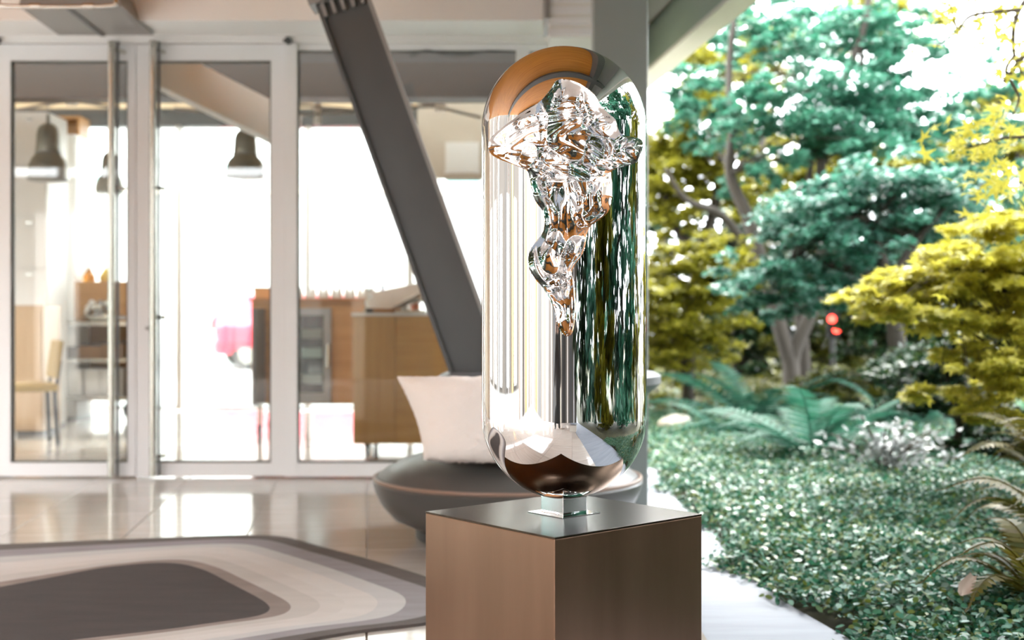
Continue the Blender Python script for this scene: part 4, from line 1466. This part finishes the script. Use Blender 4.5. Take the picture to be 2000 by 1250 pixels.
for nm, lb, px, Y, pads, n, s, mt in spec:
    b = Vector((at(px, 0, Y).x, Y, 0))
    cr = pxpads([(x, y, Y + random.uniform(-.4, .4), w, h) for x, y, w, h in pads])
    topz = max(p[0].z for p in cr)
    limbs = [([b, b + Vector((.05, 0, topz * .4)), b + Vector((-.05, 0, topz * .75)), Vector(cr[0][0])], [.10, .085, .06, .03] if 'tree' in nm else [.03, .025, .02, .01])]
    for p in cr[1:4]:
        limbs.append(([b + Vector((.03, 0, topz * .35)), (b + Vector((0, 0, topz * .5))).lerp(Vector(p[0]), .6), Vector(p[0])], [.05, .035, .015] if 'tree' in nm else [.014, .01, .006]))
    t = tree(nm, lb, b, limbs, cr, n, s, 'rhomb', mt, tilt=.6)

far = [('distant dark tree seen low between the column and the yellow shrub', 1300, 21, [(1290, 560, 70, 90), (1330, 660, 80, 60), (1280, 400, 60, 80), (1380, 700, 60, 30)], DARKG, 7000),
       ('distant olive tree low behind the forked trunk', 1480, 22, [(1450, 560, 70, 70), (1520, 660, 80, 45), (1440, 690, 60, 25), (1500, 500, 70, 60)], OLIVE, 8000),
       ('distant dark tree behind the red lights', 1720, 22, [(1700, 640, 90, 60), (1640, 560, 80, 70), (1750, 560, 80, 60), (1780, 690, 80, 35), (1600, 660, 70, 50)], DARKG, 9000),
       ('distant yellow green tree high behind the teal maple', 1560, 23, [(1540, 330, 110, 60), (1660, 350, 90, 50), (1500, 420, 90, 60), (1620, 440, 90, 60), (1460, 250, 70, 60)], YEL, 9000),
       ('distant green tree high at the upper edge beside the eaves', 1420, 22, [(1420, 90, 80, 60), (1500, 30, 90, 50), (1380, 200, 70, 60), (1560, 120, 90, 60), (1640, -20, 110, 50)], TEAL, 9000),
       ('distant olive tree at the right behind the bright maple', 1900, 20, [(1880, 600, 100, 70), (1940, 480, 80, 70), (1820, 640, 80, 60), (1990, 620, 90, 90)], OLIVE, 9000),
       ('distant yellow tree at the right edge high above the bright maple', 2000, 19, [(1990, 280, 70, 60), (1930, 200, 60, 50), (2010, 400, 70, 60), (1870, 330, 60, 40)], YEL, 7000)]
for lb, px, Y, pads, mt, n in far:
    b = Vector((at(px, 0, Y).x, Y, 0))
    cr = pxpads([(x, y, Y + random.uniform(-.5, .5), w, h) for x, y, w, h in pads])
    topz = max(p[0].z for p in cr)
    limbs = [([b, b + Vector((.08, 0, topz * .4)), b + Vector((-.06, 0, topz * .8)), Vector(cr[0][0])], [.14, .11, .07, .03])]
    for p in cr[1:4]:
        limbs.append(([b + Vector((.03, 0, topz * .3)), (b + Vector((0, 0, topz * .45))).lerp(Vector(p[0]), .6), Vector(p[0])], [.07, .05, .02]))
    tree('garden_tree', lb, b, limbs, cr, n, .13, 'rhomb', mt, tilt=.6)

# trees beside and behind the viewer, mirrored in the capsule
mir = [('teal maple beside the path to the right of the viewer', 4.0, 2.6, 5.0, TEAL, 12000), ('yellow shrub beside the path to the right of the viewer', 3.0, 0.8, 2.6, YEL, 7000),
       ('teal maple behind the viewer near the path', 4.4, -1.8, 5.2, TEAL2, 12000), ('dark evergreen behind the viewer near the path', 3.4, -4.6, 4.6, DARKG, 12000),
       ('green maple far behind the viewer', 2.9, -9.0, 6.0, TEAL, 12000), ('olive tree far behind the viewer', 5.6, -7.0, 5.0, OLIVE, 9000),
       ('dark evergreen to the right of the near maple', 6.6, 1.0, 6.0, DARKG, 14000), ('yellow maple at the far right of the path', 5.6, 4.8, 4.6, YEL, 9000),
       ('dark evergreen standing behind the far right yellow maple', 8.0, 6.5, 6.5, DARKG, 14000), ('tall green tree at the far right behind the evergreens', 9.0, -3.0, 7.0, TEAL, 14000)]
for lb, x, y, h, mt, n in mir:
    b = Vector((x, y, 0))
    cr = []
    for k in range(11):
        a = k * 2.4
        zz = h * (.10 + .86 * k / 10)
        rr = h * .17 * (1.2 - .6 * k / 10)
        cr.append((b + Vector((math.cos(a) * rr, math.sin(a) * rr, zz)), h * .19, h * .19, h * .10))
    limbs = [([b, b + Vector((.04, .02, h * .4)), b + Vector((-.03, 0, h * .92))], [.09, .07, .02])]
    for p in cr[2:6]:
        limbs.append(([b + Vector((0, 0, h * .3)), Vector(p[0])], [.04, .012]))
    tree('garden_tree', lb, b, limbs, cr, int(n * 1.5), .16, 'rhomb', mt, tilt=.6)

for lb, x, y, spots, mt in (('tall maple arching high above the near ground cover, added out of frame for shade', 4.3, 5.2, [(1.9, 3.2, 5.0), (3.0, 4.2, 5.6), (2.2, 5.4, 5.2), (3.6, 2.6, 5.8), (4.4, 5.6, 6.0), (2.6, 1.6, 5.4), (1.6, 4.4, 5.6)], TEAL),  # maples added out of frame to shade the path and ground cover
                           ('tall maple arching high above the ferns, added out of frame for shade', 5.6, 8.6, [(2.0, 7.0, 5.4), (3.2, 8.0, 5.9), (2.2, 9.2, 5.9), (4.4, 7.0, 6.0), (4.6, 9.6, 6.4), (3.0, 6.4, 5.6), (1.7, 8.4, 6.0)], TEAL2)):
    b = Vector((x, y, 0))
    cr = [(Vector(p), 1.15, 1.0, .35) for p in spots]
    limbs = [([b, b + Vector((.05, 0, 2.5)), b + Vector((-.2, 0, 4.4)), Vector(spots[1])], [.12, .10, .08, .04])]
    for p in spots[2:6]:
        limbs.append(([b + Vector((-.1, 0, 3.4)), (b + Vector((0, 0, 4.3))).lerp(Vector(p), .5), Vector(p)], [.06, .045, .015]))
    tree('garden_tree', lb, b, limbs, cr, 8000 if x < 5 else 12000, .13, 'rhomb', mt, tilt=.5)

# ground cover: one mass nobody could count
N = 210000
cand = []
ey = np.array([p.y for p in path_r])[::-1]
ex = np.array([p.x for p in path_r])[::-1]
while sum(len(c) for c in cand) < N:
    y = 2.2 + (12.5 - 2.2) * rng.random(N) ** 1.35
    x = rng.uniform(.7, 6, N)
    e = np.interp(y, ey, ex)
    lobes = .05 * np.sin(y * 5.1) + .04 * np.sin(y * 11.3 + 1) + rng.normal(0, .035, N)
    keep = (x > e + lobes + .01) & (x < .47 * y + .55)
    d = np.clip((x - e - .0) / .5, 0, 1)
    h = .035 + .085 * d ** .6 + .025 * np.sin(x * 6 + y * 3) * np.sin(y * 4.3 - x * 2)
    z = h * rng.uniform(.35, 1.05, N)
    cand.append(np.stack([x, y, z], 1)[keep])
pts = np.concatenate(cand)[:N]
iv = leaves('ground_cover', pts, .030, 'oval', IVY, None, .62)
tag(iv, 'dense low carpet of glossy ivy like ground cover along the path', 'ground cover', kind='stuff')


gx = rng.uniform(0.8, 13, 16000)
gy = rng.uniform(11.0, 29, 16000)
kp = (gx < .47 * gy + 1) & (gx > .075 * gy) & ((gx > 1.05) | (gy > 13.6))
un = leaves('undergrowth', np.stack([gx, gy, rng.uniform(-.03, .22, 16000)], 1)[kp], .13, 'rhomb', OLIVE, None, .7)
tag(un, 'low olive undergrowth covering the ground beneath the far trees', 'undergrowth', kind='stuff')


# ferns: every frond a part
def frond_mesh(name, L, W, arch, pairs, mat):
    mb = MB()
    sp = [Vector((L * t * (1 - .12 * t), 0, arch * math.sin(min(1, t * 1.05) * math.pi * .82) * L)) for t in np.linspace(0, 1, 14)]
    mb.tube(sp, list(np.linspace(.006, .0015, 14)), 4, cap=False)
    for k in range(pairs):
        t = .10 + .9 * (k + .5) / pairs
        u = t * 13
        i = min(12, int(u))
        p = sp[i].lerp(sp[i + 1], u - i)
        d = (sp[min(13, i + 1)] - sp[i]).normalized()
        w = W * math.sin(min(1, (t + .12)) ** .8 * math.pi) * .9 + .006
        for sgn in (-1, 1):
            tip = p + Vector((0, sgn * w, -.12 * w)) + d * (w * .35)
            b0, b1_ = p - d * (L / pairs * .42), p + d * (L / pairs * .42)
            m0 = b0.lerp(tip, .55) - d * .004
            m1 = b1_.lerp(tip, .55) + d * .004
            mb.add([b0, m0, tip, m1, b1_], [(0, 1, 2, 3, 4)] if sgn < 0 else [(4, 3, 2, 1, 0)])
    return mb.build(name, mat)


def fern(label, loc, n, L, W, arch, mat, spread=(0, 6.28), pairs=22):
    t = thing('fern', label, 'fern', loc)
    fr = frond_mesh('frond', L, W, arch, pairs, mat)
    fr.parent = t
    for k in range(n):
        o = fr if k == 0 else clone(fr, 'frond', t)
        a = spread[0] + (spread[1] - spread[0]) * (k + random.uniform(-.3, .3)) / n
        o.location = (.03 * math.cos(a), .03 * math.sin(a), .03)
        o.rotation_euler = (random.uniform(-.25, .25), random.uniform(-.45, .12), a)
        o.scale = (random.uniform(.75, 1.15),) * 3
    return t


fern('large teal fern in the middle of the bed with arching fronds', (gnd(1590, 915).x, gnd(1590, 915).y, .05), 16, 1.15, .16, .20, FERNM)
fern('teal fern behind the large fern near the forked trunk', (gnd(1480, 840).x, gnd(1480, 840).y, .03), 13, 1.25, .17, .17, FERNM)
fern('teal fern right of the large fern under the maple', (gnd(1760, 850).x, gnd(1760, 850).y, .05), 13, 1.15, .16, .20, FERNM)
fern('small teal fern at the edge of the ground cover left of the large fern', (gnd(1425, 872).x, gnd(1425, 872).y, .03), 9, .6, .10, .22, FERNM)
fern('olive fern hanging in at the edge beside the silvery shrub', (at(2085, 0, 5.4).x, 5.4, .22), 12, .55, .09, .30, FERNY, (1.6, 4.9))
fern('yellowing fern in the near corner of the bed', (at(2060, 0, 3.9).x, 3.9, .02), 12, .42, .075, .40, FERNY, (1.4, 4.9))
fern('dark olive fern lying between the olive fern and the yellowing one', (at(2100, 0, 4.6).x, 4.6, .10), 10, .5, .08, .35, FERNY, (1.6, 4.9))

# silvery shrub of round leaves: leaves singly
s0 = gnd(1725, 950)
sv = thing('silvery_shrub', 'low shrub of silvery white oval leaves between ferns and ground cover', 'shrub', (s0.x, s0.y, 0))
stm = MB()
lf3 = None
for k in range(22):
    a = random.uniform(0, 6.28)
    r0 = random.uniform(.05, .42)
    tip = Vector((math.cos(a) * r0 * 1.25, math.sin(a) * r0 * .7, random.uniform(.22, .46) - .25 * r0))
    stm.tube(smooth_path([(0, 0, 0), tip * .5 + Vector((0, 0, .08)), tip], 4), [.005] * 9, 4, cap=False)
    for j in range(12):
        if lf3 is None:
            lf3 = single_leaf_mesh('leaf', 'oval', SILVER)
            lf3.parent = sv
            o = lf3
        else:
            o = clone(lf3, 'leaf', sv)
        o.location = tip * (.55 + .045 * j) + Vector((random.gauss(0, .035), random.gauss(0, .035), random.gauss(0, .02)))
        o.rotation_euler = (random.gauss(0, .5), random.gauss(-.1, .5), random.uniform(0, 6.28))
        o.scale = (random.uniform(.045, .075),) * 3
stm.build('stems', M['twig'], sv)

# pale stone and curled dead leaf
stn = MB()
bm = bmesh.new()
bmesh.ops.create_icosphere(bm, subdivisions=3, radius=1)
for v_ in bm.verts:
    k = 1 + .18 * noise.noise(v_.co * 1.6)
    v_.co = Vector((v_.co.x * .16 * k, v_.co.y * .12 * k, max(-.02, v_.co.z * .10 * k)))
bm.verts.index_update()
stn.add([v_.co for v_ in bm.verts], [[w.index for w in f_.verts] for f_ in bm.faces], True)
bm.free()
so = stn.build('stone', pbr('pale stone', (.62, .58, .52), .8, c2=(.48, .44, .38), scale=14, bump=.3))
so.location = (gnd(1322, 845).x, gnd(1322, 845).y, .06)
tag(so, 'pale rounded stone lying in the ground cover beyond the column', 'stone')
dl = MB()
dv, df = [], []
for i in range(6):
    for j in range(5):
        u, w = i / 5 - .5, j / 4 - .5
        dv.append((u * .14, w * .09 * (1 - abs(u) * 1.2), .05 * (4 * u * u) * .6 + .06 * w * w * 4 * .4))
for i in range(5):
    for j in range(4):
        df.append((i * 5 + j, (i + 1) * 5 + j, (i + 1) * 5 + j + 1, i * 5 + j + 1))
dl.add(dv, df, True)
do = dl.build('dead_leaf', pbr('dry leaf', (.45, .36, .30), .7))
do.location = gnd(1888, 1150, .15)
do.rotation_euler = (.5, -.7, .6)
do.scale = (.6, .6, .6)
tag(do, 'curled pale brown dead leaf lying on the ground cover', 'leaf')

# red signal far off between the trees
sg = thing('signal_light', 'pair of small glowing red lights far off between dark trees', 'light', (at(1628, 0, 16).x, 16.0, 0))
zz = at(0, 634, 16).z
MB().tube([(0, .04, 0), (0, .04, zz + .2)], .035, 10).build('pole', M['black'], sg)
MB().cbox((0, 0.02, zz), (.16, .1, .36)).build('housing', M['black'], sg)
redl = pbr('red lamp lens', (.8, .04, .03), .3, emit=(1, .06, .04, 2.5))
for dx, py in ((-.03, 623), (.03, 643)):
    MB().tube([(dx, -.045, at(0, py, 16).z), (dx, -.028, at(0, py, 16).z)], .052, 16).build('lens', redl, sg)


# ------------------------------------------------------------------ the kneeling person mirrored in the capsule
def skinned(name, joints, bones, mat, parent, sub=2):
    me = bpy.data.meshes.new(name)
    ks = list(joints)
    me.from_pydata([joints[k][0] for k in ks], [(ks.index(a), ks.index(b)) for a, b in bones], [])
    o = bpy.data.objects.new(name, me)
    COL.objects.link(o)
    sk = o.modifiers.new('skin', 'SKIN')
    for i, k in enumerate(ks):
        r = joints[k][1]
        me.skin_vertices[0].data[i].radius = (r, r) if not isinstance(r, tuple) else r
    me.skin_vertices[0].data[0].use_root = True
    sk.use_smooth_shade = True
    sd = o.modifiers.new('smooth', 'SUBSURF')
    sd.levels = sd.render_levels = sub
    me.materials.append(mat)
    o.parent = parent
    return o


pn = thing('person', 'person in dark clothes kneeling on one knee and holding a small camera', 'person', (-.52, -.55, 0))
J = {'pelvis': ((0, 0, .46), .15), 'belly': ((0, .04, .60), .14), 'chest': ((0, .08, .78), .155), 'neck0': ((0, .10, .93), .075), 'neck': ((0, .12, 1.0), .055), 'head0': ((0, .15, 1.06), .075), 'head1': ((0, .16, 1.14), .095), 'head2': ((0, .14, 1.21), .07),
     'shl': ((-.17, .09, .88), .075), 'ell': ((-.24, .22, .66), .052), 'wrl': ((-.07, .40, .93), .035),
     'shr': ((.17, .09, .88), .075), 'elr': ((.24, .22, .66), .052), 'wrr': ((.09, .40, .93), .035),
     'hil': ((-.10, .01, .44), .10), 'knl': ((-.14, .42, .50), .075), 'anl': ((-.14, .38, .10), .05), 'tol': ((-.14, .54, .045), .042),
     'hir': ((.10, .0, .42), .10), 'knr': ((.15, .28, .085), .075), 'anr': ((.14, -.14, .09), .05), 'tor': ((.14, -.22, .045), .042)}
B = [('pelvis', 'belly'), ('belly', 'chest'), ('chest', 'neck0'), ('neck0', 'neck'), ('neck', 'head0'), ('head0', 'head1'), ('head1', 'head2'), ('chest', 'shl'), ('shl', 'ell'), ('ell', 'wrl'), ('chest', 'shr'), ('shr', 'elr'), ('elr', 'wrr'),
     ('pelvis', 'hil'), ('hil', 'knl'), ('knl', 'anl'), ('anl', 'tol'), ('pelvis', 'hir'), ('hir', 'knr'), ('knr', 'anr'), ('anr', 'tor')]
cloth = pbr('dark cloth', (.035, .033, .032), .85, bump=.2, bscale=30)
skin = pbr('skin', (.55, .34, .25), .55)
skinned('body', J, B, cloth, pn)
hd = MB().lathe([(.02, -.115), (.055, -.10), (.072, -.05), (.080, .0), (.084, .05), (.070, .10), (.03, .128)], (0, .165, 1.125), 24, 1, 1.12)
hd.lathe([(.004, -.016), (.016, -.010), (.010, .012), (.003, .03)], (0, .262, 1.115), 10)
hd = hd.build('head', skin, pn)
MB().lathe([(.090, -.01), (.093, .04), (.080, .095), (.045, .128), (.01, .138)], (0, .148, 1.13), 24, 1, 1.12).build('hair', pbr('dark hair', (.04, .028, .02), .7), hd)
for sx, e in ((-1, -.085), (1, .085)):
    hj = {'w': ((sx * .085, .395, .935), .034), 'p': ((sx * .075, .44, .965), .030)}
    hb_ = [('w', 'p')]
    for q in range(4):
        hj['a%d' % q] = ((sx * (.072 - .002 * q), .475, .99 - .020 * q), .0095)
        hj['b%d' % q] = ((sx * (.050 - .002 * q), .497, .992 - .020 * q), .0088)
        hj['c%d' % q] = ((sx * (.030 - .003 * q), .500, .990 - .020 * q), .008)
        hb_ += [('p', 'a%d' % q), ('a%d' % q, 'b%d' % q), ('b%d' % q, 'c%d' % q)]
    hj['t'] = ((sx * .055, .44, 1.0), .010)
    hj['u'] = ((sx * .035, .425, 1.01), .009)
    hb_ += [('p', 't'), ('t', 'u')]
    skinned('hand', hj, hb_, skin, pn, 1)
cmr = thing('camera', 'small black camera held up by the kneeling person', 'camera', (-.52, -.55 + .455, .96))
MB().rbox(.062, .024, .042, .006).build('body', M['black'], cmr)
MB().tube([(0, .024, -.004), (0, .075, -.004)], .031, 24).build('lens', M['black'], cmr)
MB().cbox((0, 0, .05), (.045, .035, .018)).build('viewfinder', M['black'], cmr)
